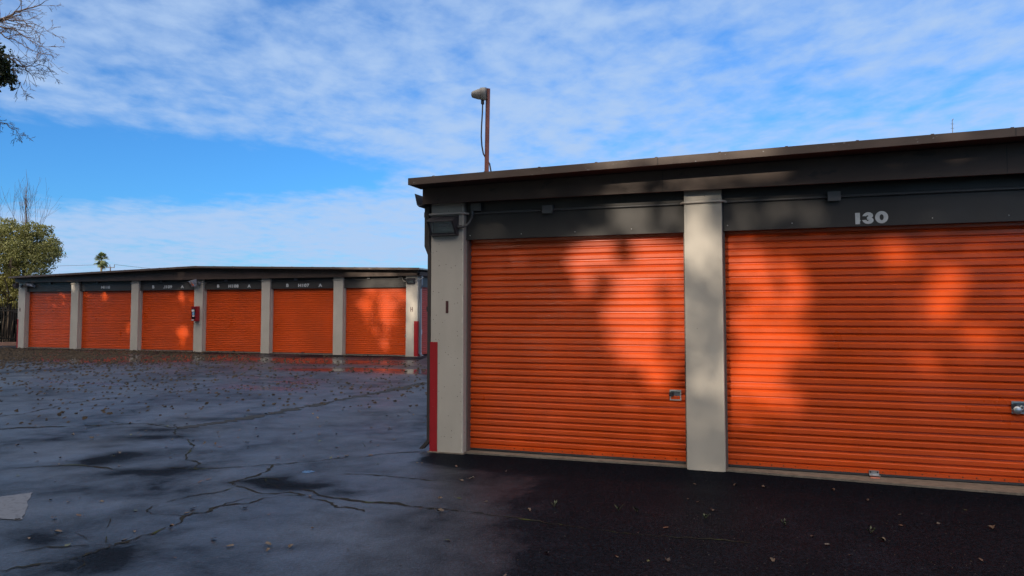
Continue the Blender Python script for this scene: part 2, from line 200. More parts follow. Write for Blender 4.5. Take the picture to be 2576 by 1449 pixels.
# ------------------------------------------------------------------ materials
def mat(name, col, rough=0.6, spec=0.5, metal=0.0, var=0.0, vscale=3.0, bump=0.0, bscale=60.0, col2=None, c2scale=2.0, c2lo=.55, c2hi=.62, stretch=(1, 1, 1), detail=4, rvar=0.0, coat=0.0, island=0.0, spots=None, transl=None):
    m = bpy.data.materials.new(name); m.use_nodes = True; t = m.node_tree; l = t.links.new
    b = t.nodes['Principled BSDF']; b.inputs['Base Color'].default_value = (*col, 1); b.inputs['Roughness'].default_value = rough
    b.inputs['Specular IOR Level'].default_value = spec; b.inputs['Metallic'].default_value = metal; b.inputs['Coat Weight'].default_value = coat
    tcn = node(t, 'ShaderNodeTexCoord'); mp = node(t, 'ShaderNodeMapping'); l(tcn.outputs['Object'], mp.inputs[0]); mp.inputs[3].default_value = stretch
    def nz(sc, det=detail, ro=.55):
        n = node(t, 'ShaderNodeTexNoise'); l(mp.outputs[0], n.inputs[0]); n.inputs['Scale'].default_value = sc; n.inputs['Detail'].default_value = det; n.inputs['Roughness'].default_value = ro; return n.outputs[0]
    cur = None
    def mixc(fac, c_in, c, blend='MIX'):
        x = node(t, 'ShaderNodeMix', data_type='RGBA', blend_type=blend)
        if isinstance(fac, float): x.inputs[0].default_value = fac
        else: l(fac, x.inputs[0])
        if c_in is None: x.inputs[6].default_value = (*col, 1)
        else: l(c_in, x.inputs[6])
        if isinstance(c, tuple): x.inputs[7].default_value = (*c, 1)
        else: l(c, x.inputs[7])
        return x.outputs[2]
    if col2:
        mr = node(t, 'ShaderNodeMapRange'); l(nz(c2scale, 8, .62), mr.inputs[0]); mr.inputs[1].default_value = c2lo; mr.inputs[2].default_value = c2hi
        cur = mixc(mr.outputs[0], cur, col2)
    if spots:                                     # (scale, size, colour)
        vo = node(t, 'ShaderNodeTexVoronoi'); l(tcn.outputs['Object'], vo.inputs[0]); vo.inputs['Scale'].default_value = spots[0]
        gt = node(t, 'ShaderNodeMapRange'); l(vo.outputs['Distance'], gt.inputs[0]); gt.inputs[1].default_value = spots[1]; gt.inputs[2].default_value = spots[1] * .6; gt.inputs[3].default_value = 0; gt.inputs[4].default_value = 1
        sp_ = node(t, 'ShaderNodeSeparateColor'); l(vo.outputs['Color'], sp_.inputs[0])
        g2 = node(t, 'ShaderNodeMath', operation='GREATER_THAN'); l(sp_.outputs[0], g2.inputs[0]); g2.inputs[1].default_value = .6
        g3 = node(t, 'ShaderNodeMath', operation='MULTIPLY'); l(gt.outputs[0], g3.inputs[0]); l(g2.outputs[0], g3.inputs[1])
        cur = mixc(g3.outputs[0], cur, spots[2])
    if var:
        r = node(t, 'ShaderNodeMapRange'); l(nz(vscale), r.inputs[0]); r.inputs[1].default_value = .3; r.inputs[2].default_value = .7; r.inputs[3].default_value = 1 - var; r.inputs[4].default_value = 1 + var
        cc = node(t, 'ShaderNodeCombineColor'); [l(r.outputs[0], cc.inputs[i]) for i in range(3)]
        cur = mixc(1.0, cur, cc.outputs[0], 'MULTIPLY')
    if island:
        g = node(t, 'ShaderNodeNewGeometry'); r = node(t, 'ShaderNodeMapRange'); l(g.outputs['Random Per Island'], r.inputs[0]); r.inputs[3].default_value = 1 - island; r.inputs[4].default_value = 1 + island
        cc = node(t, 'ShaderNodeCombineColor'); [l(r.outputs[0], cc.inputs[i]) for i in range(3)]
        cur = mixc(1.0, cur, cc.outputs[0], 'MULTIPLY')
    if cur is not None: l(cur, b.inputs['Base Color'])
    if rvar:
        r = node(t, 'ShaderNodeMapRange'); l(nz(vscale * 1.7), r.inputs[0]); r.inputs[1].default_value = .3; r.inputs[2].default_value = .7; r.inputs[3].default_value = max(0, rough - rvar); r.inputs[4].default_value = rough + rvar; l(r.outputs[0], b.inputs['Roughness'])
    if bump:
        bn = node(t, 'ShaderNodeBump'); bn.inputs['Strength'].default_value = 1; bn.inputs['Distance'].default_value = bump; l(nz(bscale, 3), bn.inputs['Height']); l(bn.outputs[0], b.inputs['Normal'])
    if transl:
        tr = node(t, 'ShaderNodeBsdfTranslucent'); tr.inputs[0].default_value = (*transl, 1); ms = node(t, 'ShaderNodeMixShader'); ms.inputs[0].default_value = .3
        l(b.outputs[0], ms.inputs[1]); l(tr.outputs[0], ms.inputs[2]); l(ms.outputs[0], t.nodes['Material Output'].inputs[0])
    return m
m_pillar = mat('painted_concrete', (.43, .395, .345), .6, var=.09, vscale=2.5, bump=.0008, bscale=45, spots=(26, .16, (.10, .09, .08)), stretch=(1, 1, .5))
m_pillar2 = mat('painted_pillar_sheet', (.43, .395, .345), .45, var=.08, vscale=2.0, bump=.0004, bscale=30, spots=(9, .05, (.13, .12, .11)), stretch=(1, 1, .5))
m_door = mat('orange_curtain_paint', (.60, .075, .009), .36, var=.13, vscale=1.3, bump=.0004, bscale=9, stretch=(1, 1, .7), rvar=.09, col2=(.50, .066, .012), c2scale=2.6, c2lo=.50, c2hi=.72, spots=(7, .03, (.22, .03, .01)))
m_door_red = mat('red_curtain_paint', (.40, .04, .02), .4, var=.10, vscale=2.2, stretch=(1, 1, 6))
m_header = mat('charcoal_sheet', (.044, .041, .041), .46, spec=.3, var=.14, vscale=1.6, bump=.0008, bscale=5, rvar=.07, spots=(8, .04, (.16, .16, .16)))
m_fascia = mat('brown_fascia_paint', (.080, .053, .043), .5, spec=.3, var=.16, vscale=4, bump=.001, bscale=8, col2=(.055, .040, .035), c2scale=9, c2lo=.60, c2hi=.66, stretch=(.5, 1, 1))
m_fascia_top = mat('peeling_brown_paint', (.085, .061, .051), .5, spec=.3, var=.14, vscale=5, bump=.001, bscale=10, col2=(.26, .25, .25), c2scale=12, c2lo=.645, c2hi=.66, stretch=(.7, 1, 1.6))
m_roof = mat('weathered_roof_metal', (.33, .35, .33), .45, metal=.3, var=.2, vscale=3)
m_dark = mat('dark_gap', (.02, .018, .018), .7)
m_jamb = mat('brown_jamb', (.13, .095, .085), .5, var=.1)
m_red = mat('red_corner_paint', (.31, .014, .020), .5, spec=.3, var=.10, vscale=6, bump=.001, bscale=20, spots=(20, .05, (.45, .4, .35)))
m_slab = mat('concrete_apron', (.15, .125, .10), .75, var=.25, vscale=14, bump=.002, bscale=60, spots=(40, .2, (.08, .07, .06)))
m_cond = mat('grey_conduit_paint', (.085, .085, .088), .4)
m_box = mat('grey_box_paint', (.10, .10, .105), .45, var=.1)
m_condb = mat('beige_conduit_paint', (.50, .46, .41), .45, var=.08)
m_lamp = mat('bronze_lamp_housing', (.050, .045, .052), .4, var=.12, vscale=8, rvar=.06)
m_lampl = mat('faded_lamp_housing', (.16, .17, .21), .5, var=.12, vscale=8)
m_refl = mat('lamp_reflector', (.30, .32, .33), .35, metal=.4)
m_white = mat('white_lettering', (.56, .58, .60), .5, var=.10, vscale=25)
m_brown = mat('brown_letter_paint', (.060, .016, .018), .6, var=.2, vscale=40)
m_galv = mat('galvanised_steel', (.55, .56, .58), .32, metal=.9, var=.15, vscale=20)
m_latchd = mat('dark_latch', (.05, .045, .05), .4, metal=.4)
m_rubber = mat('black_rubber', (.010, .011, .015), .55)
m_rivet = mat('rusty_rivet', (.12, .030, .015), .6)
m_screw = mat('bright_screw', (.55, .55, .52), .35, metal=.5)
m_guttr = mat('dark_gutter', (.040, .032, .032), .5, var=.15)
m_extr = mat('cabinet_red', (.30, .012, .022), .35)
m_blk = mat('cabinet_window', (.012, .012, .016), .15)
m_lbl = mat('paper_label', (.60, .62, .66), .6); m_lblb = mat('blue_label', (.16, .32, .52), .6); m_lblc = mat('pink_label', (.5, .42, .44), .6)
m_camw = mat('white_camera_shell', (.42, .44, .50), .4)
m_rust = mat('rusty_post_paint', (.20, .062, .045), .6, var=.2, vscale=10)
m_siren = mat('grey_siren_shell', (.17, .165, .16), .5, var=.08)
m_cable = mat('black_cable', (.022, .022, .026), .5)
m_bark = mat('grey_bark', (.075, .058, .046), .9, spec=.15, var=.25, vscale=8, bump=.004, bscale=20)
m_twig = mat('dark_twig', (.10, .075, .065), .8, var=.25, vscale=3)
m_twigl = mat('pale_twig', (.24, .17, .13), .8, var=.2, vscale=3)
m_ivy = mat('ivy_leaf', (.020, .030, .014), .5, island=.5, transl=(.03, .05, .01))
m_oak = mat('olive_leaf', (.17, .175, .06), .6, island=.55, var=.35, vscale=.8, transl=(.16, .17, .04))
m_yel = mat('yellow_green_leaf', (.20, .19, .055), .6, island=.5, transl=(.22, .2, .04))
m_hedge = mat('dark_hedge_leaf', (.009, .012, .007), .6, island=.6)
m_shade = mat('redwood_leaf', (.03, .045, .02), .7, island=.4, transl=(.02, .04, .01))
m_fence = mat('black_iron', (.007, .007, .008), .8, spec=.12)
m_curb = mat('curb_concrete', (.22, .12, .09), .8, var=.2, vscale=10)
m_palm = mat('palm_frond', (.15, .18, .07), .5, island=.5, transl=(.08, .12, .02))
m_palmd = mat('dry_palm_frond', (.34, .25, .12), .7, island=.4)
m_ptrunk = mat('palm_bark', (.27, .22, .13), .85, var=.2)
m_wood = mat('pole_wood', (.12, .10, .09), .8)
m_crack = mat('crack_fill', (.012, .012, .010), .9, spec=.12, col2=(.030, .036, .010), c2scale=3, c2lo=.56, c2hi=.62)
m_tar = mat('tar_seam', (.013, .0135, .015), .75, spec=.2, var=.4, vscale=3, bump=.004, bscale=60)
m_paint = mat('worn_road_paint', (.075, .08, .095), .55, col2=(.04, .04, .045), c2scale=22, c2lo=.50, c2hi=.62, bump=.001, bscale=90)
m_leaf = [mat('brown_dead_leaf', (.055, .026, .013), .55, var=.3, vscale=30), mat('dark_dead_leaf', (.035, .022, .015), .5, var=.3, vscale=30), mat('tan_dead_leaf', (.065, .042, .026), .6, var=.3, vscale=30), mat('green_dead_leaf', (.035, .045, .014), .5)]
m_litter = mat('leaf_litter', (.026, .018, .011), .8, spec=.15, island=.75)
m_weed = mat('weed_green', (.035, .045, .018), .6, island=.4)

def glass_mat():
    m = bpy.data.materials.new('lamp_glass'); m.use_nodes = True; b = m.node_tree.nodes['Principled BSDF']
    b.inputs['Base Color'].default_value = (.75, .85, .85, 1); b.inputs['Roughness'].default_value = .12; b.inputs['Transmission Weight'].default_value = .85; b.inputs['IOR'].default_value = 1.3
    return m
m_glass = glass_mat()

# ------------------------------------------------------------------ ground
def axis(lo, hi, step, far):
    a = list(np.arange(lo, hi, step)); s = step; x = hi
    while x < far: a.append(x); s *= 1.35; x += s
    a.append(far); s = step; x = lo - step; b = []
    while x > -far: b.append(x); s *= 1.35; x -= s
    b.append(-far)
    return np.array(b[::-1] + a)
gx = axis(-15.0, 5.0, .075, 2500.0); gy = axis(2.5, 21.0, .075, 2500.0)
GX, GY = np.meshgrid(gx, gy)
def vnoise(x, y, sc, seed):
    r = np.random.default_rng(seed); n = 128; g = r.random((n, n)); x = x / sc + 57.3; y = y / sc + 31.7
    xi = np.floor(x).astype(int); yi = np.floor(y).astype(int); fx = x - xi; fy = y - yi; fx = fx * fx * (3 - 2 * fx); fy = fy * fy * (3 - 2 * fy)
    a = g[xi % n, yi % n]; b = g[(xi + 1) % n, yi % n]; c = g[xi % n, (yi + 1) % n]; d = g[(xi + 1) % n, (yi + 1) % n]
    return (a * (1 - fx) + b * fx) * (1 - fy) + (c * (1 - fx) + d * fx) * fy
def fbm(x, y, sc, seed, o=4): return sum(vnoise(x, y, sc / 2 ** i, seed + i) * .5 ** i for i in range(o)) / sum(.5 ** i for i in range(o))
damp_and_refl = np.zeros_like(GX)
wx = GX + (fbm(GX, GY, 1.2, 5) - .5) * 1.1; wy = GY + (fbm(GX, GY, 1.2, 25) - .5) * 1.1
for (cx_, cy_, ax_, ay_, bx_, by_, s_) in DAMP:
    det = ax_ * by_ - ay_ * bx_; dx = wx - cx_; dy = wy - cy_
    p = (dx * by_ - dy * bx_) / det; q = (-dx * ay_ + dy * ax_) / det
    damp_and_refl = damp_and_refl + s_ * np.exp(-(p * p + q * q) ** 1.2) * 1.0
GU = GX * UX[0] + GY * UX[1]; GD = GX * DX[0] + GY * DX[1]
# painted dark reflections, then wet film lying in front of the far building, and streaks of it further out
damp_and_refl = damp_and_refl + 1.2 * np.exp(-((GD - 23.1) / 1.0) ** 4) * (GU < -11)  # dark band at the far building's foot: dark reflection painted into the tone
damp_and_refl = damp_and_refl + 1.0 * np.exp(-((GD - 7.55) / .45) ** 4) * (GU > -3.6) + 1.1 * np.clip((GX + .95 + .5 * (fbm(GX, GY, 1.5, 44) - .5)) / 1.5, 0, 1) * (GD < 8)  # front right: near building's dark reflection painted into the tone; darker band by slab
film = np.exp(-((GD - 19.9 + .05 * (GU + 20) + 1.2 * (fbm(GX, GY, 3.0, 55) - .5)) / 2.2) ** 4) * (GU > -33) * (GD < 22.3)
film = film + .8 * np.clip(fbm(GU * .35, GD * 1.6, 1.6, 77) * 3.4 - 1.75, 0, 1) * (GD > 12.5) * (GD < 23.5) * np.clip((GU + 26) / 8, 0, 1)
film = np.clip(film * np.clip(-.55 + 2.6 * fbm(GU * .4, GD * 1.2, 1.6, 88), 0, .95), 0, 1)
hgt = (fbm(GX, GY, 2.5, 3) - .5) * .012
fade = np.clip(1 - (GD - 7.0) / .8, 0, 1) * np.clip((GU + 4.2) / .5, 0, 1)          # flat along the slabs
edge1 = np.clip(np.abs(GD - 7.6) / 1.0, 0, 1); hgt = hgt * np.where(GU > -4.6, edge1, 1) * np.clip((24 - GD) / 2.0, 0, 1)
hgt = hgt - .006
nv = GX.size; nx_ = len(gx); ny_ = len(gy)
V = np.stack([GX.ravel(), GY.ravel(), hgt.ravel()], 1)
idx = np.arange(nv).reshape(ny_, nx_)
F = np.stack([idx[:-1, :-1].ravel(), idx[:-1, 1:].ravel(), idx[1:, 1:].ravel(), idx[1:, :-1].ravel()], 1)
def ground_mat():
    m = bpy.data.materials.new('wet_asphalt'); m.use_nodes = True; t = m.node_tree; l = t.links.new; b = t.nodes['Principled BSDF']
    tcn = node(t, 'ShaderNodeTexCoord'); P = tcn.outputs['Object']
    def nz(sc, det=4, ro=.55, dist=0.0, st=None):
        n = node(t, 'ShaderNodeTexNoise'); v = P
        if st: mp = node(t, 'ShaderNodeMapping'); l(P, mp.inputs[0]); mp.inputs[3].default_value = st; mp.inputs[2].default_value = (0, 0, .3); v = mp.outputs[0]
        l(v, n.inputs[0]); n.inputs['Scale'].default_value = sc; n.inputs['Detail'].default_value = det; n.inputs['Roughness'].default_value = ro; n.inputs['Distortion'].default_value = dist; return n.outputs[0]
    def mr(v, a, b_, c, d):
        n = node(t, 'ShaderNodeMapRange'); l(v, n.inputs[0]); [setattr(n.inputs[i + 1], 'default_value', x) for i, x in enumerate((a, b_, c, d))]; return n.outputs[0]
    def ma(op, a, c, clamp=False):
        n = node(t, 'ShaderNodeMath', operation=op, use_clamp=clamp)
        for i, v in enumerate((a, c)):
            if isinstance(v, (int, float)): n.inputs[i].default_value = v
            else: l(v, n.inputs[i])
        return n.outputs[0]
    at1 = node(t, 'ShaderNodeAttribute', attribute_name='damp_and_refl').outputs['Fac']; at2 = node(t, 'ShaderNodeAttribute', attribute_name='film').outputs['Fac']
    big_ = nz(.35, 5, .6, .4); med = nz(1.7, 6, .62, .5); agg = nz(95, 3, .6); grit = nz(230, 2, .6); blot = nz(5, 5, .6, .3); mid_ = nz(38, 3, .7)
    damp_refl = ma('ADD', at1, ma('MULTIPLY', ma('SUBTRACT', med, .5), 2.2))
    damp_refl = ma('ADD', damp_refl, ma('MULTIPLY', ma('SUBTRACT', blot, .5), 1.1)); damp_refl = ma('ADD', damp_refl, ma('MULTIPLY', ma('SUBTRACT', nz(.55, 6, .6, .8, (1.0, .6, 1)), .48), 3.4))
    nsub = ma('SUBTRACT', damp_refl, at1); damp_refl = ma('ADD', at1, ma('MULTIPLY', nsub, ma('SUBTRACT', 1.0, ma('MULTIPLY', ma('MAXIMUM', at1, 0.0), .62), True)))
    k = mr(damp_refl, -.6, 1.1, 1.5, .35)
    ag = ma('MULTIPLY', mr(agg, .38, .62, .62, 1.4), mr(mid_, .38, .62, .6, 1.5))
    kk = ma('MULTIPLY', k, ag)
    mx_ = node(t, 'ShaderNodeMix', data_type='RGBA', blend_type='MULTIPLY'); mx_.inputs[0].default_value = 1; mx_.inputs[6].default_value = (.010, .014, .023, 1)
    cc = node(t, 'ShaderNodeCombineColor'); [l(kk, cc.inputs[i]) for i in range(3)]; l(cc.outputs[0], mx_.inputs[7]); 
    # embedded pale stones
    vo = node(t, 'ShaderNodeTexVoronoi'); l(P, vo.inputs[0]); vo.inputs['Scale'].default_value = 26
    s1 = mr(vo.outputs['Distance'], .10, .05, 0, 1); sc_ = node(t, 'ShaderNodeSeparateColor'); l(vo.outputs['Color'], sc_.inputs[0]); s2 = ma('MULTIPLY', s1, ma('GREATER_THAN', sc_.outputs[0], .8))
    mx2 = node(t, 'ShaderNodeMix', data_type='RGBA'); l(ma('MULTIPLY', s2, .8), mx2.inputs[0]); l(mx_.outputs[2], mx2.inputs[6]); mx2.inputs[7].default_value = (.16, .14, .11, 1)
    l(mx2.outputs[2], b.inputs['Base Color'])
    ro = ma('ADD', mr(big_, .35, .65, .36, .52), ma('MULTIPLY', ma('SUBTRACT', med, .5), .25))
    ro = ma('ADD', ro, ma('MULTIPLY', ma('MAXIMUM', at1, 0.0), .10))
    ro = ma('MULTIPLY', ro, ma('SUBTRACT', 1.0, ma('MULTIPLY', at2, .82)))
    ro = ma('ADD', ro, ma('MULTIPLY', ma('MAXIMUM', ma('SUBTRACT', at1, .75), 0.0), .10)); l(ma('MAXIMUM', ro, .045), b.inputs['Roughness'])
    sp_ = mr(damp_refl, -.9, .9, .66, .02); l(sp_, b.inputs['Specular IOR Level'])
    h = ma('ADD', ma('MULTIPLY', agg, .0055), ma('MULTIPLY', grit, .0011)); h = ma('ADD', h, ma('MULTIPLY', blot, .003)); h = ma('ADD', h, ma('MULTIPLY', mid_, .006)); h = ma('MULTIPLY', h, ma('SUBTRACT', 1.0, ma('MULTIPLY', at2, .9)))
    bn = node(t, 'ShaderNodeBump'); bn.inputs['Strength'].default_value = .8; bn.inputs['Distance'].default_value = 1; l(h, bn.inputs['Height']); l(bn.outputs[0], b.inputs['Normal'])
    return m
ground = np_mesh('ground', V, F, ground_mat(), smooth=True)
for nm_, arr in (('damp_and_refl', damp_and_refl), ('film', film)):
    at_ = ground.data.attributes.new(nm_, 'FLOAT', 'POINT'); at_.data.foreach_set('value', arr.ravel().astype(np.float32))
tag(ground, kind='structure')
def gz(x, y):                                    # height of the ground mesh
    i = min(max(int(np.searchsorted(gy, y)) - 1, 0), ny_ - 2); j = min(max(int(np.searchsorted(gx, x)) - 1, 0), nx_ - 2)
    fx = (x - gx[j]) / (gx[j + 1] - gx[j]); fy = (y - gy[i]) / (gy[i + 1] - gy[i])
    return float((hgt[i, j] * (1 - fx) + hgt[i, j + 1] * fx) * (1 - fy) + (hgt[i + 1, j] * (1 - fx) + hgt[i + 1, j + 1] * fx) * fy)

# cracks and tar seams: thin ribbons lying on the asphalt
for ci, (wd, pts) in enumerate(CRACKS):
    wd = .26 if wd > .04 else wd * 1.3
    P = []
    for (a, b) in zip(pts[:-1], pts[1:]):
        a = np.array(a); b = np.array(b); n_ = max(2, int(np.linalg.norm(b - a) / .045))
        for k in range(n_): P.append(a + (b - a) * k / n_)
    P.append(np.array(pts[-1])); P = np.array(P)
    r = np.random.default_rng(100 + ci); j = r.normal(0, 1, len(P)); j2 = np.convolve(r.normal(0, 1, len(P)), np.ones(5) / 5, 'same')
    T = np.gradient(P, axis=0); T /= np.linalg.norm(T, axis=1)[:, None] + 1e-9; N = np.stack([-T[:, 1], T[:, 0]], 1)
    C = P + N * (j2 * .030 + j * .009)[:, None] * min(1, wd / .014)
    w_ = wd * .5 * np.clip(.8 + .3 * r.normal(0, 1, len(P)) + .9 * j2, .15, 2.2); w_[0] *= .2; w_[-1] *= .2
    vs = []
    for c, n_, w1 in zip(C, N, w_):
        for s_ in (-1, 1): q = c + n_ * w1 * s_; vs.append((q[0], q[1], gz(*q) + .0032 + .0004 * (ci % 5)))
    fs = [(2 * i, 2 * i + 1, 2 * i + 3, 2 * i + 2) for i in range(len(P) - 1)]
    mb = MB(); mb.add(vs, fs); tag(mb.build('pavement_crack', m_tar if wd > .04 else m_crack), kind='structure')
# worn paint mark and a small puddle
cen = np.mean(PAINT, 0); mb = MB(); vs = []; n_ = len(PAINT)
ring = []
for (a, b) in zip(PAINT, PAINT[1:] + PAINT[:1]):
    for k in range(6): q = np.array(a) + (np.array(b) - np.array(a)) * k / 6 + rng.normal(0, .006, 2); ring.append(q)
vs = [(q[0], q[1], gz(*q) + .0045) for q in ring] + [(cen[0], cen[1], gz(*cen) + .0055)]
mb.add(vs, [(i, (i + 1) % len(ring), len(ring)) for i in range(len(ring))]); tag(mb.build('road_marking', m_paint), kind='structure')
m_pud = mat('puddle_water', (.02, .02, .025), .2, spec=.6)
cen = np.mean(PUDDLE, 0); ring = []
for k in range(28):
    q = k / 28 * len(PUDDLE); i = int(q); a = np.array(PUDDLE[i]); b = np.array(PUDDLE[(i + 1) % len(PUDDLE)]); ring.append(a + (b - a) * (q - i) + rng.normal(0, .008, 2))
mb = MB(); z_ = max(gz(*q) for q in ring) + .002
mb.add([(q[0], q[1], z_) for q in ring] + [(cen[0], cen[1], z_)], [(i, (i + 1) % 28, 28) for i in range(28)]); tag(mb.build('puddle', m_pud), kind='structure')

# ------------------------------------------------------------------ storage buildings
def text_part(txt, size, bold, name, m, parent, loc, xs=1.0, ext=.0012, align='LEFT'):
    cu = bpy.data.curves.new(name, 'FONT'); cu.body = txt; cu.size = size; cu.extrude = ext; cu.align_x = align; cu.space_character = 1.12
    to = bpy.data.objects.new('tmp', cu); COL.objects.link(to); bpy.context.view_layer.update()
    src = bpy.data.meshes.new_from_object(to.evaluated_get(bpy.context.evaluated_depsgraph_get())); bpy.data.objects.remove(to)
    src.transform(Matrix.Rotation(pi / 2, 4, 'X') @ Matrix.Scale(xs, 4, (1, 0, 0)))
    mb = MB(); V0 = [tuple(v.co) for v in src.vertices]; F0 = [tuple(p.vertices) for p in src.polygons]
    for i, (dx, dz) in enumerate(((0, 0), (-1, 0), (1, 0), (0, -.8), (0, .8), (-.7, -.6), (.7, .6), (-.7, .6), (.7, -.6))):   # heavy strokes
        mb.add([(x + dx * bold, y + i * .00015, z + dz * bold) for x, y, z in V0], F0)
    bpy.data.meshes.remove(src)
    return mb.build(name, m, parent, loc)
PITCH = .0718
def curtain(mb, x0, x1, yf, ztop, zbot, seam_k=11, nseg=6, seed=0):
    r = np.random.default_rng(seed); prof = []; z = zbot; prof.append((yf + .002, z)); z += .038; prof.append((yf, z)); prof.append((yf + .020, z + .007))
    z0 = z + .010; k = 0; yf0 = yf
    while z0 + PITCH < ztop + .12:
        zz_ = z0; yf = yf0 + r.normal(0, .0011)
        # from the bottom of a rib upwards: dark undercut, flat face, sloping top, valley
        prof += [(yf + .021, zz_ + .001), (yf + .013, zz_ + .003), (yf + .0012, zz_ + .0125)]
        if k == seam_k: prof += [(yf, zz_ + .026), (yf + .0025, zz_ + .0275), (yf + .0025, zz_ + .031), (yf - .0004, zz_ + .032)]
        prof += [(yf, zz_ + .049), (yf + .0035, zz_ + .0525), (yf + .0175, zz_ + .0615), (yf + .0215, zz_ + .066)]
        z0 += PITCH; k += 1
    xs = np.linspace(x0, x1, nseg + 1); n = len(prof); vs = []; ph = r.random() * 6
    for x in xs:
        for (y, z) in prof: vs.append((x, y + .0035 * sin(x * 2.1 + ph + z * 1.3) + .0015 * sin(x * 7 + z * 9), z))
    fs = []
    for i in range(nseg):
        for j in range(n - 1): fs.append((i * n + j, (i + 1) * n + j, (i + 1) * n + j + 1, i * n + j + 1))
    mb.add(vs, fs)
def door(root, x0, x1, yf, ztop, zbot, m, detail, seed, label=None, latch=True):
    mb = MB(); curtain(mb, x0, x1, yf, ztop, zbot, nseg=26 if detail else 3, seed=seed, seam_k=10 + (seed % 3 if not detail else 0))
    d = mb.build('roll_up_door', m, root)
    if label: d['label'] = label
    sb = MB(); sb.extr([(yf - .001, zbot), (yf + .03, zbot), (yf + .03, .0135), (yf + .004, .0135), (yf - .006, .020)], x0 + .004, x1 - .004); sb.build('bottom_seal', m_rubber, d)
    if detail:
        rv = MB(); x = x0 + .085
        while x < x1 - .05: rv.lathe([(.0065, 0), (.006, .0025), (.003, .0045), (.0, .005)], (x, yf + .001, zbot + .020), (0, -1, 0), 8); x += .112
        rv.split('rivet', m_rivet, d)
    return d
def latch_near(d, x, z, yf):
    fr = MB(); w, h = .118, .112
    o = [(x, z), (x + w, z), (x + w, z + h), (x, z + h)]
    t = .012
    fr.box(x, x + w, yf - .010, yf + .004, z + h - .016, z + h); fr.box(x, x + w, yf - .007, yf + .004, z, z + t)
    fr.box(x, x + t, yf - .007, yf + .004, z + t, z + h - .016); fr.box(x + w - t, x + w, yf - .007, yf + .004, z + t, z + h - .016)
    f = fr.build('latch', m_galv, d)
    rc = MB(); rc.box(x + t, x + w - t, yf + .0005, yf + .003, z + t, z + h - .016); rc.box(x + .02, x + w - t - .004, yf - .004, yf + .0005, z + .058, z + .062); rc.box(x + .072, x + .080, yf - .003, yf + .0005, z + .03, z + .092)
    rc.build('latch_recess', mat('latch_recess_metal', (.16, .17, .20), .35, metal=.6), d)
    sl = MB(); sl.chbox(x - .006, x + .040, yf - .016, yf - .0075, z + .042, z + .086, .004); sl.box(x - .004, x + .018, yf - .022, yf - .016, z + .052, z + .078); sl.build('slide_bolt', m_latchd, d)
    return f
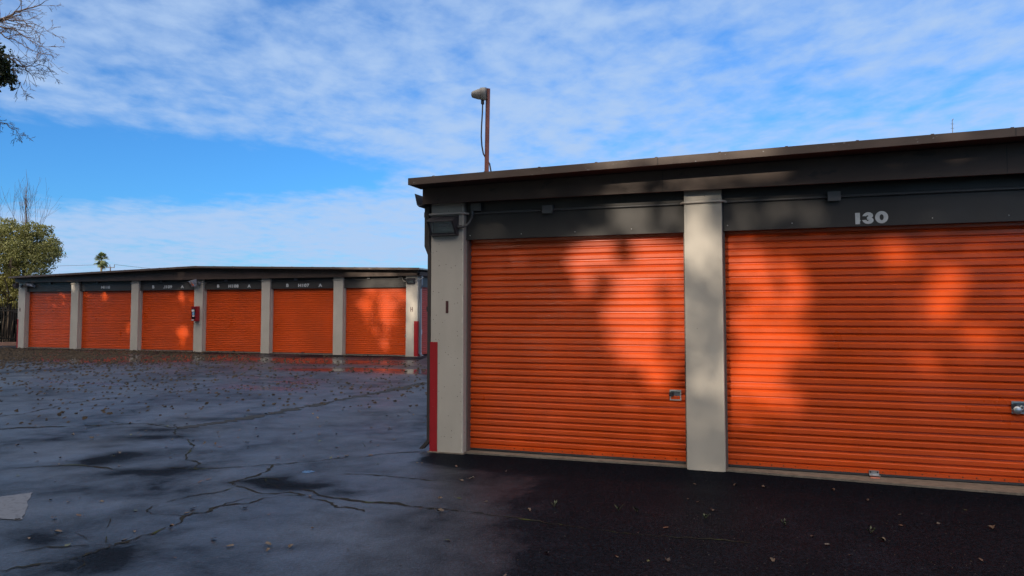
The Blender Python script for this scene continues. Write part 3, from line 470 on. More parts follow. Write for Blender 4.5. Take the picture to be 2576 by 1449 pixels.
def building(name, label, u0, u1, d0, depth, pillars, hb, pt, cond_z, peak_u, zl, slope, door_y, detail, side_doors_right, ov_l, ov_r, hd_y):
    R = root_at(name, u0, d0); tag(R, label, 'storage building')
    Lx = lambda u: u - u0
    # pillars
    for i, (a, b) in enumerate(pillars):
        mb = MB(); c = .018 if (detail and i > 0) else .008
        mb.chbox(Lx(a), Lx(b), 0, .30, -.02, pt + .03, c)
        p = mb.build('pillar', m_pillar2 if (detail and i > 0) else m_pillar, R)
        if detail and i > 0:
            g = MB()
            for xa in (a, b - .030): g.box(Lx(xa) + .004, Lx(xa) + .026, -.0025, .002, .0, pt + .02)
            g.split('corner_guard', m_pillar2, p)
    # headers, jambs and doors in each bay
    doors = []
    for i, ((a, b), (c, e)) in enumerate(zip(pillars[:-1], pillars[1:])):
        x0, x1 = Lx(b), Lx(c)
        mb = MB(); mb.box(x0 + .001, x1 - .001, hd_y, hd_y + .05, hb, pt + .14)
        mb.box(x0 + .001, x1 - .001, hd_y - .004, hd_y + .05, hb - .012, hb - .0005)
        h = mb.build('header_panel', m_header, R)
        if detail:
            sc = MB(); x = x0 + .05
            while x < x1 - .03: sc.lathe([(.007, 0), (.006, .003), (0, .004)], (x, hd_y, hb + .035 + .008 * ((int(x * 10)) % 2)), (0, -1, 0), 8); x += .62
            sc.split('screw', m_screw, h)
        jb = MB(); jb.box(x0 - .0, x0 + .018, hd_y + .02, door_y + .06, .012, hb - .013); jb.box(x1 - .018, x1, hd_y + .02, door_y + .06, .012, hb - .013); jb.split('door_jamb', m_jamb if detail else m_pillar, R)
        bk = MB(); bk.box(x0, x1, door_y + .05, door_y + .07, .0, pt); bk.box(x0, x1, hd_y + .051, door_y + .049, hb + .10, hb + .12); bk.split('door_backing', m_dark, R)
        dd = door(R, x0 + .016, x1 - .016, door_y, hb + .03, .040, m_door, detail, i + 3)
        doors.append((dd, x0, x1))
    # side and rear walls
    w = MB()
    w.box(.12, .30, .31, depth - .02, 0, pt - .02); w.box(.31, Lx(u1) - .32, depth - .20, depth, 0, pt - .02)
    if not side_doors_right: w.box(Lx(u1) - .30, Lx(u1) - .12, .31, depth - .02, 0, pt - .02)
    w.split('wall', m_pillar, R)
    # roof: shallow gable seen end-on, fascia in two steps
    zr = lambda u: zl + slope * ((u - u0) if u <= peak_u else (peak_u - u0) - (u - peak_u))
    us = [u0 - ov_l, u0, .5 * (u0 + peak_u), peak_u, .5 * (u1 + peak_u), u1, u1 + ov_r]
    def band(mb, y0, y1, bot, top):              # bot/top functions of u
        for a, b in zip(us[:-1], us[1:]):
            pass
        n = len(us); vs = []
        for u in us:
            for y in (y0, y1):
                vs += [(Lx(u), y, bot(u)), (Lx(u), y, top(u))]
        fs = []
        for i in range(n - 1):
            a = 4 * i; b = 4 * (i + 1)
            fs += [(a, b, b + 1, a + 1), (a + 2, a + 3, b + 3, b + 2), (a + 1, b + 1, b + 3, a + 3), (a, a + 2, b + 2, b)]
        fs += [(0, 1, 3, 2), (4 * n - 4, 4 * n - 2, 4 * n - 1, 4 * n - 3)]
        mb.add(vs, fs)
    yo = -.43
    tf = MB(); band(tf, yo, yo + .03, lambda u: zr(u) - .076, zr)
    top = tf.build('roof_edge_trim', m_fascia_top, R)
    rf = MB(); band(rf, yo + .031, depth + .1, lambda u: zr(u) - .050, lambda u: zr(u) - .004)
    rf.build('roof', m_roof, R)
    sf = MB(); band(sf, yo + .031, -.10, lambda u: zr(u) - .075, lambda u: zr(u) - .052); sf.build('soffit', m_dark, R)
    lf = MB(); us_s = us; us = [u0 - .05, u0, .5 * (u0 + peak_u), peak_u, .5 * (u1 + peak_u), u1, u1 + .05]
    band(lf, -.13, -.09, lambda u: pt + .0, lambda u: zr(u) - .051)
    lo = lf.build('fascia_board', m_fascia, R)
    jn = MB(); x = 2.68
    while x < Lx(u1): jn.box(x, x + .004, -.1315, -.129, pt + .003, zr(x + u0) - .08); jn.box(x - .01, x - .004, yo - .0015, yo + .001, zr(x + u0 - .01) - .075, zr(x + u0 - .01) - .002); x += 3.05
    jn.split('panel_joint', m_dark, lo)
    bl_ = MB(); bl_.box(Lx(u0) - .04, Lx(u1) + .04, -.088, .40, pt + .031, pt + .06); bl_.build('eave_board', m_dark, R)
    us = us_s
    rb = MB(); x = Lx(u0 - ov_l) + .3                # raised seams along the roof and their end caps
    while x < Lx(u1 + ov_r): rb.box(x - .012, x + .012, yo + .02, depth + .1, zr(x + u0) - .006, zr(x + u0) + .010); x += .61 if detail else .9
    rb.split('roof_seam', m_roof if not detail else m_fascia, R)
    # conduit along the headers, bent round every pillar
    pts = []
    yc = hd_y - .018
    cg = MB(); cb = MB(); prev = None
    for i, ((a, b), nxt) in enumerate(zip(pillars, pillars[1:] + [None])):
        cb.tube([(Lx(a) - .035, yc, cond_z), (Lx(a) - .01, -.02, cond_z), (Lx(a) + .03, -.026, cond_z), (Lx(.5*(a+b)), -.020, cond_z + .002), (Lx(b) - .03, -.024, cond_z + .004), (Lx(b) + .01, -.012, cond_z + .002), (Lx(b) + .04, yc, cond_z)], .0125, 8)
        if nxt: cg.tube([(Lx(b) + .03, yc, cond_z), (Lx(.5 * (b + nxt[0])), yc, cond_z + .002), (Lx(nxt[0]) - .03, yc, cond_z)], .0125, 8)
    c_ = cg.split('conduit', m_cond, R)[0]; cb.split('conduit_offset', m_condb, R)
    return R, doors, c_, Lx, zr

# near building
NP = [(-3.655, -3.246), (-.777, -.398), (2.42, 2.80), (5.62, 6.0), (8.82, 9.2), (12.02, 12.4), (15.4, 15.81)]
RI, doorsI, condI, LI, zrI = building('storage_building', 'near storage building at the right, two orange roll-up doors in view under a dark header', -3.655, 15.81, 7.75, 8.6, NP, 2.44, 2.835, 2.725, 6.1, 3.088, .0165, .18, True, False, .085, .1, .075)
# apron slab under the doors
AP = MB(); AP.prism([(LI(-3.246), .045), (LI(-.9), .075), (LI(-.3), .03), (LI(.94), -.055), (LI(2.1), -.13), (LI(4), -.16), (LI(15.8), -.16), (LI(15.8), .26), (LI(-3.246), .26)], -.03, .0125)
AP.build('concrete_apron', m_slab, RI)
gp = MB(); gp.box(LI(-3.68), LI(-3.23), -.02, .12, -.03, .006); gp.build('pillar_footing', m_slab, RI)
# red corner and letter
rd = MB(); rd.box(LI(-3.6585), LI(-3.565), -.004, .004, .006, 1.252); rd.box(LI(-3.6595), LI(-3.6555), -.004, .28, .006, 1.252); rd.build('red_corner_stripe', m_red, RI)
lt = MB(); lt.box(LI(-3.465), LI(-3.432), -.003, .002, 1.582, 1.723); lt.build('letter', m_brown, RI)
# number over the second door: block I, 3, 0
def ring_mesh(mb, cx, cz, rx, rz, hx, hz, y0, y1, n=28):
    vs = []
    for k in range(n):
        q = 2 * pi * k / n; c, s_ = cos(q), sin(q)
        for (a, b) in ((rx, rz), (hx, hz)):
            for y in (y0, y1): vs.append((cx + a * c, y, cz + b * s_))
    fs = []
    for k in range(n):
        a = 4 * k; b = 4 * ((k + 1) % n)
        fs += [(a, a + 2, b + 2, b), (a, b, b + 1, a + 1), (a + 2, a + 3, b + 3, b + 2)]
    mb.add(vs, fs)
nb = MB(); y0 = .072; y1 = .075
nb.box(LI(.848), LI(.890), y0, y1, 2.449, 2.560)
num = nb.build('unit_number', m_white, RI)
n3 = MB(); out3 = [(-.9,.35),(-.72,.62),(-.4,.88),(0,1),(.45,.9),(.75,.68),(.85,.42),(.8,.2),(.6,.03),(.8,-.1),(.92,-.35),(.85,-.65),(.55,-.9),(.1,-1),(-.4,-.92),(-.78,-.65),(-.95,-.32),(-.3,-.3),(-.2,-.45),(0,-.52),(.1,-.42),(.05,-.28),(-.15,-.25),(-.15,.2),(.0,.22),(.1,.35),(0,.48),(-.2,.42),(-.28,.32)]
cx3, cz3 = LI(.960), 2.506
n3.add([(cx3 + .054 * a, y0, cz3 + .058 * b) for a, b in out3] + [(cx3 + .054 * a, y1, cz3 + .058 * b) for a, b in out3],
       [tuple(range(len(out3)))[::-1]] + [(i, (i + 1) % len(out3), len(out3) + (i + 1) % len(out3), len(out3) + i) for i in range(len(out3))])
o3 = n3.build('number_character', m_white, num)
n0 = MB(); ring_mesh(n0, LI(1.080), 2.509, .057, .059, .018, .029, y0, y1); n0.build('number_character', m_white, num)
# junction boxes
def jbox(parent, x, z, w=.115, h=.085, y=.075, m=None):
    mb = MB(); mb.chbox(x, x + w, y - .052, y, z, z + h, .004); mb.box(x - .003, x + w + .003, y - .057, y - .0525, z - .002, z + h + .002)
    for sx_ in (.012, w - .012):
        for sz_ in (.012, h - .012): mb.lathe([(.004, 0), (.003, .002), (0, .0025)], (x + sx_, y - .057, z + sz_), (0, -1, 0), 6)
    return mb.build('junction_box', m or m_box, parent)
jbox(condI, LI(-2.313), 2.688); jbox(condI, LI(-3.165), 2.752, .118, .085); jbox(condI, LI(.605), 2.684, .110, .088)
pl = MB(); pl.box(LI(.585), LI(.735), .0735, .0752, 2.535, 2.672); [pl.lathe([(.004, 0), (0, .003)], (x, .0735, z), (0, -1, 0), 6) for x in (LI(.597), LI(.723)) for z in (2.61,)]; pl.build('cover_plate', m_header, condI)
jbox(condI, LI(3.9), 2.684, .110, .088)
# latches and floor stop
d1, x0, x1 = doorsI[0]; latch_near(d1, LI(-.963), .668, .180)
d1['label'] = 'orange roll-up door between the two grey pillars, small latch at its right edge'
d2, x0, x1 = doorsI[1]; d2['label'] = 'orange roll-up door under the number, widest in view'
f2 = latch_near(d2, LI(2.128), .668, .180)
st = MB(); st.box(LI(.924), LI(1.012), .160, .178, .028, .072); st.box(LI(.926), LI(1.020), .128, .160, .026, .032); st.build('stop_bracket', m_galv, d2)
st2 = MB(); [st2.box(LI(x), LI(x + .010), .1580, .1598, .050, .066) for x in (.932, .992)]; st2.split('bracket_slot', m_rubber, d2)
st3 = MB(); st3.prism([(LI(.930), .085), (LI(.95), .078), (LI(.99), .078), (LI(1.010), .085), (LI(1.010), .118), (LI(.930), .118)], .0125, .020); st3.build('floor_strike', mat('worn_orange_tab', (.50, .17, .11), .6, var=.2, vscale=40), d2)
wt = MB(); wt.box(LI(2.212), LI(2.30), .168, .179, .155, .178); wt.build('door_tag', m_galv, d2)
# gutter and downspout on the left end
gt = MB(); prof = [(-.03, .02), (-.035, -.10), (-.10, -.125), (-.125, -.10), (-.155, .03), (-.150, .032), (-.118, -.092), (-.096, -.115), (-.045, -.092), (-.038, .02)]
vs = [(x - .012, y, z + 2.935) for y in (-.10, 8.6) for x, z in prof]; n_ = len(prof)
gt.add(vs, [(i, i + 1, n_ + i + 1, n_ + i) for i in range(n_ - 1)] + [tuple(range(n_)), tuple(range(2 * n_ - 1, n_ - 1, -1))]); g_ = gt.build('gutter', m_guttr, RI)
ds = MB(); ds.box(-.095, -.035, .02, .09, 2.36, 2.83)
def slant(mb, xa0, xa1, za, xb0, xb1, zb, y0, y1): mb.add([(xa0,y0,za),(xa1,y0,za),(xa1,y1,za),(xa0,y1,za),(xb0,y0,zb),(xb1,y0,zb),(xb1,y1,zb),(xb0,y1,zb)], [(0,1,5,4),(1,2,6,5),(2,3,7,6),(3,0,4,7),(0,3,2,1),(4,5,6,7)])
slant(ds, -.095, -.035, 2.36, -.052, -.004, 2.26, .02, .09); ds.box(-.052, -.006, .02, .09, .12, 2.26); slant(ds, -.052, -.006, .12, -.150, -.10, .02, .02, .09); ds.box(-.099, -.031, .015, .095, 2.70, 2.76)
ds.box(-.060, -.002, .014, .030, 1.60, 1.66)
ds.build('downspout', m_guttr, g_)

# far building
HP = [(-31.43, -31.01), (-28.31, -27.89), (-24.97, -24.58), (-21.71, -21.28), (-18.47, -18.08), (-15.25, -14.84), (-12.23, -11.76)]
RH, doorsH, condH, LH, zrH = building('storage_building', 'far storage building at the left, six orange roll-up doors between grey pillars', -31.43, -11.76, 23.84, 9.0, HP, 2.495, 2.885, 2.79, -21.4, 3.145, .0262, .20, False, True, .10, .25, .09)
AP = MB(); AP.box(LH(-31.0), LH(-12.2), .03, .26, -.03, .0125); AP.build('concrete_apron', m_slab, RH)
for txt, uc, zb in (('H110', -26.47, 2.615), ('B', -23.90, 2.600), ('.I109', -23.145, 2.593), ('A', -22.40, 2.590), ('B', -20.61, 2.598), ('H108', -19.87, 2.590), ('A', -19.12, 2.582), ('B', -17.35, 2.588), ('H107', -16.62, 2.580), ('A', -15.876, 2.574)):
    text_part(txt, .158, .0095, 'unit_number' if len(txt) > 1 else 'bay_letter', m_white, RH, (LH(uc), .087, zb - .032), xs=1.28, align='CENTER')
for uc, zc in ((-12.0, 1.60), (-31.30, 1.60)):
    mb = MB(); x = LH(uc)
    for a, b in ((-.045, -.022), (.022, .045)): mb.box(x + a, x + b, -.003, .002, zc, zc + .17)
    mb.box(x - .0215, x + .0215, -.003, .002, zc + .075, zc + .097); mb.build('letter', m_brown, RH)
rd = MB(); rd.box(LH(-11.90), LH(-11.756), -.004, .004, .006, 1.26); rd.box(LH(-11.7595), LH(-11.7555), -.004, .27, .006, 1.26); rd.build('red_corner_stripe', m_red, RH)
rd = MB(); rd.box(LH(-31.435), LH(-31.36), -.004, .004, .006, 1.26); rd.box(LH(-31.4345), LH(-31.4305), -.004, .27, .006, 1.26); rd.build('red_corner_stripe', m_red, RH)
for uu in (-16.957, -20.207, -13.784, -12.50, -23.44, -26.9, -29.6): jbox(condH, LH(uu) - .055, 2.80 if uu != -12.5 else 2.82, .11, .07, .09, m_lampl if uu in (-16.957, -20.207) else None)
# small round sensor hanging under the box over the fourth door
for i, (dd, x0, x1) in enumerate(doorsH):
    if i in (3, 4, 5):
        lb = MB(); xx = x1 - .12; lb.box(xx, xx + .085, .188, .206, .66, .78); f = lb.build('latch', m_galv, dd); l2 = MB(); l2.box(xx + .012, xx + .073, .186, .1878, .672, .76); l2.build('latch_recess', m_latchd, dd)
    if i in (3, 4): fb = MB(); xx = .5 * (x0 + x1) - .05; fb.box(xx, xx + .11, .14, .19, .013, .06); fb.build('stop_bracket', m_latchd, dd)
# right end wall of the far building: side doors, pillar, gutter, downspout, white conduit
EX = LH(-11.76)
SE = MB(); SE.box(EX - .24, EX, .301, .34, -.02, 2.90); SE.build('pillar', m_pillar, RH)
def side_door(y0, y1):
    bm_ = MB(); curtain(bm_, y0, y1, 0, 2.52, .04, nseg=2, seed=9)
    # turn the curtain so that it faces along +x
    bm_.v = [(EX - .12 - y, x, z) for (x, y, z) in bm_.v]
    bm_.build('roll_up_door', m_door_red, RH)['label'] = 'red roll-up door in the right end wall'
side_door(.36, 3.1); side_door(3.5, 6.2)
sh_ = MB(); sh_.box(EX - .10, EX - .05, .345, 8.6, 2.50, 3.0); sh_.build('header_panel', m_header, RH)
sp2 = MB(); sp2.box(EX - .24, EX, 3.105, 3.49, -.02, 2.90); sp2.build('pillar', m_pillar, RH); sp2 = MB(); sp2.box(EX - .24, EX, 6.21, 6.6, -.02, 2.9); sp2.build('pillar', m_pillar, RH)
sp2 = MB(); sp2.box(EX - .2, EX - .02, 6.61, 8.95, 0, 2.9); sp2.build('wall', m_pillar, RH)
prof = [(.03, .02), (.035, -.10), (.10, -.125), (.125, -.10), (.155, .03), (.150, .032), (.118, -.092), (.096, -.115), (.045, -.092), (.038, .02)]
gt = MB(); n_ = len(prof); vs = [(EX + x, y, z + 3.0) for y in (-.12, 9.0) for x, z in prof]
gt.add(vs, [(i, i + 1, n_ + i + 1, n_ + i) for i in range(n_ - 1)] + [tuple(range(n_)), tuple(range(2 * n_ - 1, n_ - 1, -1))]); g_ = gt.build('gutter', m_fascia, RH)
m_dsp = mat('blue_grey_downspout', (.11, .12, .15), .4, var=.1)
ds = MB(); ds.box(EX + .055, EX + .115, .08, .18, 2.56, 2.90); slant(ds, EX + .055, EX + .115, 2.56, EX + .004, EX + .06, 2.42, .08, .18); ds.box(EX + .004, EX + .06, .08, .18, .10, 2.42); slant(ds, EX + .004, EX + .06, .10, EX + .10, EX + .17, .02, .08, .18); ds.build('downspout', m_dsp, g_)
wc = MB(); wc.tube([(EX + .02, .235, 2.78), (EX + .022, .235, .95)], .014, 8); wc.tube([(EX + .022, .235, .78), (EX + .022, .225, .25), (EX + .04, .25, .02)], .018, 8); wc.box(EX, EX + .05, .205, .275, .78, .95); wc.build('conduit', m_camw, RH)

# ragged paint edge on the near corner pillar
q = MB(); rr_ = np.random.default_rng(4); z = .02; pv = []
while z < 2.82: pv.append((z, .0015 + .009 * rr_.random() ** 3)); z += rr_.uniform(.012, .04)
vs = [v for z, w_ in pv for v in ((LI(-3.2458) - .010 - w_, -.0016, z), (LI(-3.2458) - .0085, -.0016, z))]
q.add(vs, [(2 * i, 2 * i + 1, 2 * i + 3, 2 * i + 2) for i in range(len(pv) - 1)]); q.build('ragged_paint_edge', mat('chipped_edge_paint', (.62, .58, .50), .5), RI)

# ---- floodlights (wall packs)
def floodlight(label, group, housing, u, d, z, yaw=0.0, k=1.0, tilt=0.0):
    r = root_at('floodlight', u, d, z); r.rotation_euler = (0, 0, -A0 + yaw); tag(r, label, 'floodlight', group)
    w, h, q = .33 * k, .225 * k, .150 * k
    # local: x across, y towards the wall (0 = wall), z up
    hb_ = MB()
    P_ = lambda y, z_: (y * 1.0, z_)
    for x0, x1 in ((0, .012), (w - .012, w)):      # cheeks
        hb_.extr([(0, 0), (0, h), (-q, h * .70), (-q, h * .66), (-.035 * k, 0)], x0, x1)
    hb_.extr([(-.001, h), (-.001, h - .012), (-q + .006, h * .66), (-q - .006, h * .655), (-q - .006, h * .715)], .0125, w - .0125)
    hb_.box(.0125, w - .0125, -.05 * k, -.001, 0, .012)
    hb_.box(-.004, w + .004, -.0008, .012, -.004, h + .004)
    for zz in (.15 * h, .88 * h): hb_.lathe([(.006, 0), (.006, .008), (0, .009)], (w, -.02 * k, zz), (1, 0, 0), 8)
    hb = hb_.build('housing', housing, r)
    fr = MB(); b = .014 * k
    def gp(t): return (-q + .002 + (q - .040 * k) * t, h * .655 * (1 - t) + .012)      # slanted glass line
    (ya, za), (yb, zb) = gp(0), gp(.98)
    def strip(x0, x1, t0, t1, off, mb):
        a = gp(t0); c = gp(t1); mb.add([(x0, a[0] + off, a[1]), (x1, a[0] + off, a[1]), (x1, c[0] + off, c[1]), (x0, c[0] + off, c[1]), (x0, a[0] + off + .004, a[1]), (x1, a[0] + off + .004, a[1]), (x1, c[0] + off + .004, c[1]), (x0, c[0] + off + .004, c[1])], [(0,1,2,3),(7,6,5,4),(0,4,5,1),(1,5,6,2),(2,6,7,3),(3,7,4,0)])
    strip(.013, w - .013, 0, .09, 0, fr); strip(.013, w - .013, .90, .98, 0, fr); strip(.013, .013 + b, .091, .899, 0, fr); strip(w - .013 - b, w - .013, .091, .899, 0, fr)
    fr.build('lens_frame', housing, hb)
    gl = MB(); strip(.013 + b, w - .013 - b, .091, .899, .0045, gl); gl.build('glass', m_glass, r)
    rf = MB(); rf.box(.03, w - .03, -.012, -.004, .03, h - .03); rf.tube([(w * .3, -.05 * k, h * .5), (w * .7, -.05 * k, h * .5)], .022 * k, 10); rf.build('reflector', m_refl, r)
    kn = MB(); kn.lathe([(.012, 0), (.016, .004), (.016, .02), (.012, .026)], (w + .0005, -.03 * k, h * .42), (1, 0, 0), 10); kn.build('knuckle', m_cond, r)
    return r
GF = 'bronze floodlights fixed to the pillars'
floodlight('bronze floodlight on the white corner pillar nearest the camera, left of the first orange door', GF, m_lamp, -3.640, 7.737, 2.475)
fl = floodlight('floodlight facing away on the end wall, half hidden behind the near downspout', GF, m_lamp, -3.668, 8.30, 2.475, yaw=-pi / 2, k=1.0)
floodlight('dark floodlight on the right corner pillar of the far building, marked with a letter H', GF, m_lamp, -12.17, 23.828, 2.60, k=.92)
floodlight('pale grey floodlight above the red extinguisher cabinet, turned to the left', GF, m_lampl, -21.74, 23.80, 2.60, yaw=-rad(32), k=1.30)
floodlight('black floodlight on the leftmost pillar of the far building', GF, m_lamp, -31.27, 23.72, 2.62, yaw=-rad(55), k=1.05)
# brackets and feed of the turned ones
for u, d, z in ((-21.42, 23.76, 2.73), (-31.20, 23.775, 2.73)):
    mb = MB(); mb.box(LH(u) - .05, LH(u) + .05, d - 23.84, -.0005, z - .06, z + .05); mb.build('lamp_bracket', m_lampl if u > -25 else m_lamp, RH)
fc = MB(); fc.tube([(LI(-3.283), -.045, 2.565), (LI(-3.235), -.045, 2.565), (LI(-3.195), -.040, 2.578), (LI(-3.165), -.02, 2.62), (LI(-3.155), .02, 2.68), (LI(-3.152), .03, 2.74), (LI(-3.135), .035, 2.79)], .0125, 10)
fc.lathe([(.019, 0), (.019, .035)], (LI(-3.283), -.045, 2.565), (1, 0, 0), 10); fc.lathe([(.018, 0), (.018, .05)], (LI(-3.154), .028, 2.705), (-.05, .05, 1), 10); fc.build('lamp_conduit', m_cond, RI)
fc = MB(); fc.tube([(LH(-12.17), -.045, 2.68), (LH(-12.30), -.03, 2.70), (LH(-12.38), .03, 2.76), (LH(-12.42), .06, 2.83)], .012, 8); fc.tube([(LH(-11.86), -.04, 2.68), (LH(-11.76), -.03, 2.72), (LH(-11.70), .06, 2.76), (LH(-11.60), .12, 2.84)], .012, 8); fc.build('lamp_conduit', m_condb, RH)
fc = MB(); fc.tube([(LH(-21.34), -.10, 2.70), (LH(-21.22), -.06, 2.70), (LH(-21.10), .03, 2.76), (LH(-21.0), .06, 2.80)], .010, 8); fc.tube([(LH(-31.1), -.10, 2.68), (LH(-31.0), -.04, 2.70), (LH(-30.93), .03, 2.80)], .012, 8); fc.build('lamp_conduit', m_cond, RH)

# ---- extinguisher cabinet
ec = root_at('extinguisher_cabinet', -21.63, 23.838, 1.20); tag(ec, 'red fire extinguisher cabinet with labels behind its dark window, on the far building pillar', 'extinguisher cabinet')
cb = MB(); cb.box(0, .22, -.21, 0, .02, .60); cb.box(-.004, .222, -.004, -.0005, .59, .615); cb.build('cabinet_body', m_extr, ec)
cf = MB(); cf.box(.0, .22, -.222, -.2105, .02, .60); cdoor = cf.build('cabinet_door', mat('cabinet_door_red', (.17, .010, .018), .3), ec)
cw = MB(); cw.box(.030, .195, -.2255, -.2225, .11, .52); cw.build('window', m_blk, cdoor)
for (x0, x1, z0, z1, m_) in ((.035, .15, .40, .48, m_lbl), (.06, .16, .27, .38, m_lblb), (.07, .16, .20, .265, m_lblc), (.02, .14, .05, .085, m_lblc)):
    q = MB(); q.box(x0, x1, -.2285, -.226, z0, z1); q.build('label', m_, cdoor)

# ---- security camera at the left door
sc_ = root_at('security_camera', -30.80, 23.93, 2.70); tag(sc_, 'small white security camera under the eave, beside the leftmost pillar of the far building', 'security camera')
q = MB(); q.lathe([(.055, 0), (.055, .03), (.03, .05)], (.22, 0, .03), (0, -1, 0), 14); q.tube([(.22, -.03, .03), (.22, -.09, .03), (.20, -.12, .06)], .022, 8); q.build('mount', m_camw, sc_)
q = MB(); q.tube([(.26, -.10, .04), (.02, -.20, .09)], [.055, .05], 12); q.build('camera_body', m_camw, sc_)
q = MB(); q.prism([(-.06, -.275), (.29, -.13), (.26, -.05), (-.09, -.20)], .135, .148); q.build('sun_shield', m_camw, sc_)

# ---- siren pole on the near roof
sr = root_at('siren_pole', -3.295, 8.6, 3.09); tag(sr, 'rusty red-brown roof pole with a grey cone siren at its top', 'siren pole')
q = MB(); q.tube([(0, 0, 0), (.008, 0, .6), (.020, 0, 1.335)], .030, 4); q.v = [(x, y, z) for x, y, z in q.v]; q.build('pole', m_rust, sr)
q = MB(); q.lathe([(.0, -.012), (.078, -.012), (.082, 0), (.080, .05), (.069, .058), (.066, .07), (.064, .085), (.052, .12), (.042, .15), (.030, .166), (0, .172)], (-.012, -.035, 1.262), (-.93, -.36, -.08), 24); q.build('siren_horn', m_siren, sr)
q = MB(); q.lathe([(.079, 0), (.079, .016), (0, .017)], (-.001, -.029, 1.263), (.93, .36, .08), 24); q.box(-.052, -.022, -.06, -.02, 1.13, 1.19); q.build('siren_back', m_latchd, sr)
q = MB(); q.tube([(-.036, -.04, 1.16), (-.040, -.04, 1.02), (-.048, -.045, .86), (-.052, -.045, .72), (-.046, -.04, .6), (-.030, -.03, .5), (0, .036, .42), (.030, .036, .38), (.055, .03, .26), (.10, .02, .05), (.12, .02, .0)], .0095, 8); q.build('cable', m_cable, sr)
# screw heads along the roof edge
rs = MB(); x = 1.1
while x < 8: rs.lathe([(.012, 0), (.012, .006), (.005, .014), (0, .015)], (x, -.30, zrI(x - 3.655) - .002), (0, 0, 1), 8); x += .62
rs.split('roof_screw', m_dark, RI)

# ---- mast far behind the near building
mr_ = empty('antenna_mast', (30.3, 50.0, 0)); tag(mr_, 'thin antenna mast rising behind the roof of the near building, at the far right', 'antenna mast')
q = MB(); q.tube([(0, 0, 0), (0, 0, 12)], .045, 6); q.tube([(0, 0, 12), (0, 0, 14.75)], .022, 6); q.build('mast', m_cond, mr_)
q = MB(); [q.tube([(-.12, 0, z), (.12, 0, z)], .012, 4) for z in (14.2, 14.5)]; q.tube([(0, 0, 14.75), (.08, 0, 14.85)], .03, 5); q.split('antenna_element', m_cond, mr_)

# ------------------------------------------------------------------ utility pole, wire, palm
up = empty('utility_pole', (-93.0, 170, 0)); tag(up, 'distant utility pole with a crossarm and three insulators, right of the palm', 'utility pole')
q = MB(); q.tube([(0, 0, 0), (0, 0, 12.0)], [.17, .13], 8); q.build('pole', m_wood, up)
q = MB(); q.box(-1.0, .95, -.06, .06, 11.72, 11.86); ca = q.build('crossarm', m_wood, up)
for x in (-.95, -.15, .90): q = MB(); q.tube([(x, 0, 11.86), (x, 0, 12.5)], .09, 6); q.build('insulator', m_lampl, ca)
for (a, b, lab) in (((-93.9, 170, 12.5), (-150, 168, 11.7), 'overhead wire running left from the utility pole behind the palm'), ((-92.1, 170, 12.5), (-66, 172, 10.5), 'overhead wire sagging to the right of the utility pole, down behind the roof')):
    q = MB(); pts = [np.array(a) + (np.array(b) - np.array(a)) * t + np.array([0, 0, -1.2 * t * (1 - t)]) for t in np.linspace(0, 1, 14)]; q.tube(pts, .035, 4); tag(q.build('overhead_wire', m_cable), lab, 'wire', 'wires on the utility pole')
pr = empty('palm_tree', (-83.9, 150, 0)); tag(pr, 'tall fan palm with a shaggy crown, far behind the flat roof', 'palm tree')
q = MB(); q.tube([(0, 0, 0), (.1, 0, 6), (.0, 0, 10), (0, 0, 12.0)], [.32, .22, .20, .26], 10); q.build('trunk', m_ptrunk, pr)
def frond(mb, base, az_, el_, L_, droop):
    dr = np.array([cos(az_) * cos(el_), sin(az_) * cos(el_), sin(el_)]); side = np.array([-sin(az_), cos(az_), 0]); upv = np.cross(side, dr) * -1
    st_ = base + dr * L_ * .45; mb.tube([base, st_], [.03, .02], 3, cap=False)
    for k in range(13):
        t = (k - 6) / 6.0; an = t * 1.25; d2 = dr * cos(an) + side * sin(an); ln = L_ * .62 * (1 - .25 * abs(t))
        m_ = st_ + d2 * ln * .6; e = st_ + d2 * ln + np.array([0, 0, -droop * ln]); w_ = .055 * (1 + .5 * (1 - abs(t)))
        n_ = np.cross(d2, [0, 0, 1.0]); n_ = n_ / (np.linalg.norm(n_) + 1e-6) * w_
        mb.add([st_, m_ + n_, e, m_ - n_], [(0, 1, 2, 3)])
q = MB()
for i in range(44):
    frond(q, np.array([0, 0, 12.0 + rng.random() * .5]), rng.random() * 2 * pi, rad(rng.uniform(5, 80)), rng.uniform(1.25, 1.8), .3)
q.build('crown', m_palm, pr)
q = MB()
for i in range(22): frond(q, np.array([0, 0, 11.6 + rng.random() * .5]), rng.random() * 2 * pi, rad(rng.uniform(-45, 15)), rng.uniform(1.25, 1.7), .5)
q.build('lower_fronds', m_palm, pr)
q = MB()
for i in range(10): frond(q, np.array([0, 0, 11.5]), rng.random() * 2 * pi, rad(rng.uniform(-80, -55)), rng.uniform(.7, 1.1), .2)
q.build('dry_fronds', m_palmd, pr)

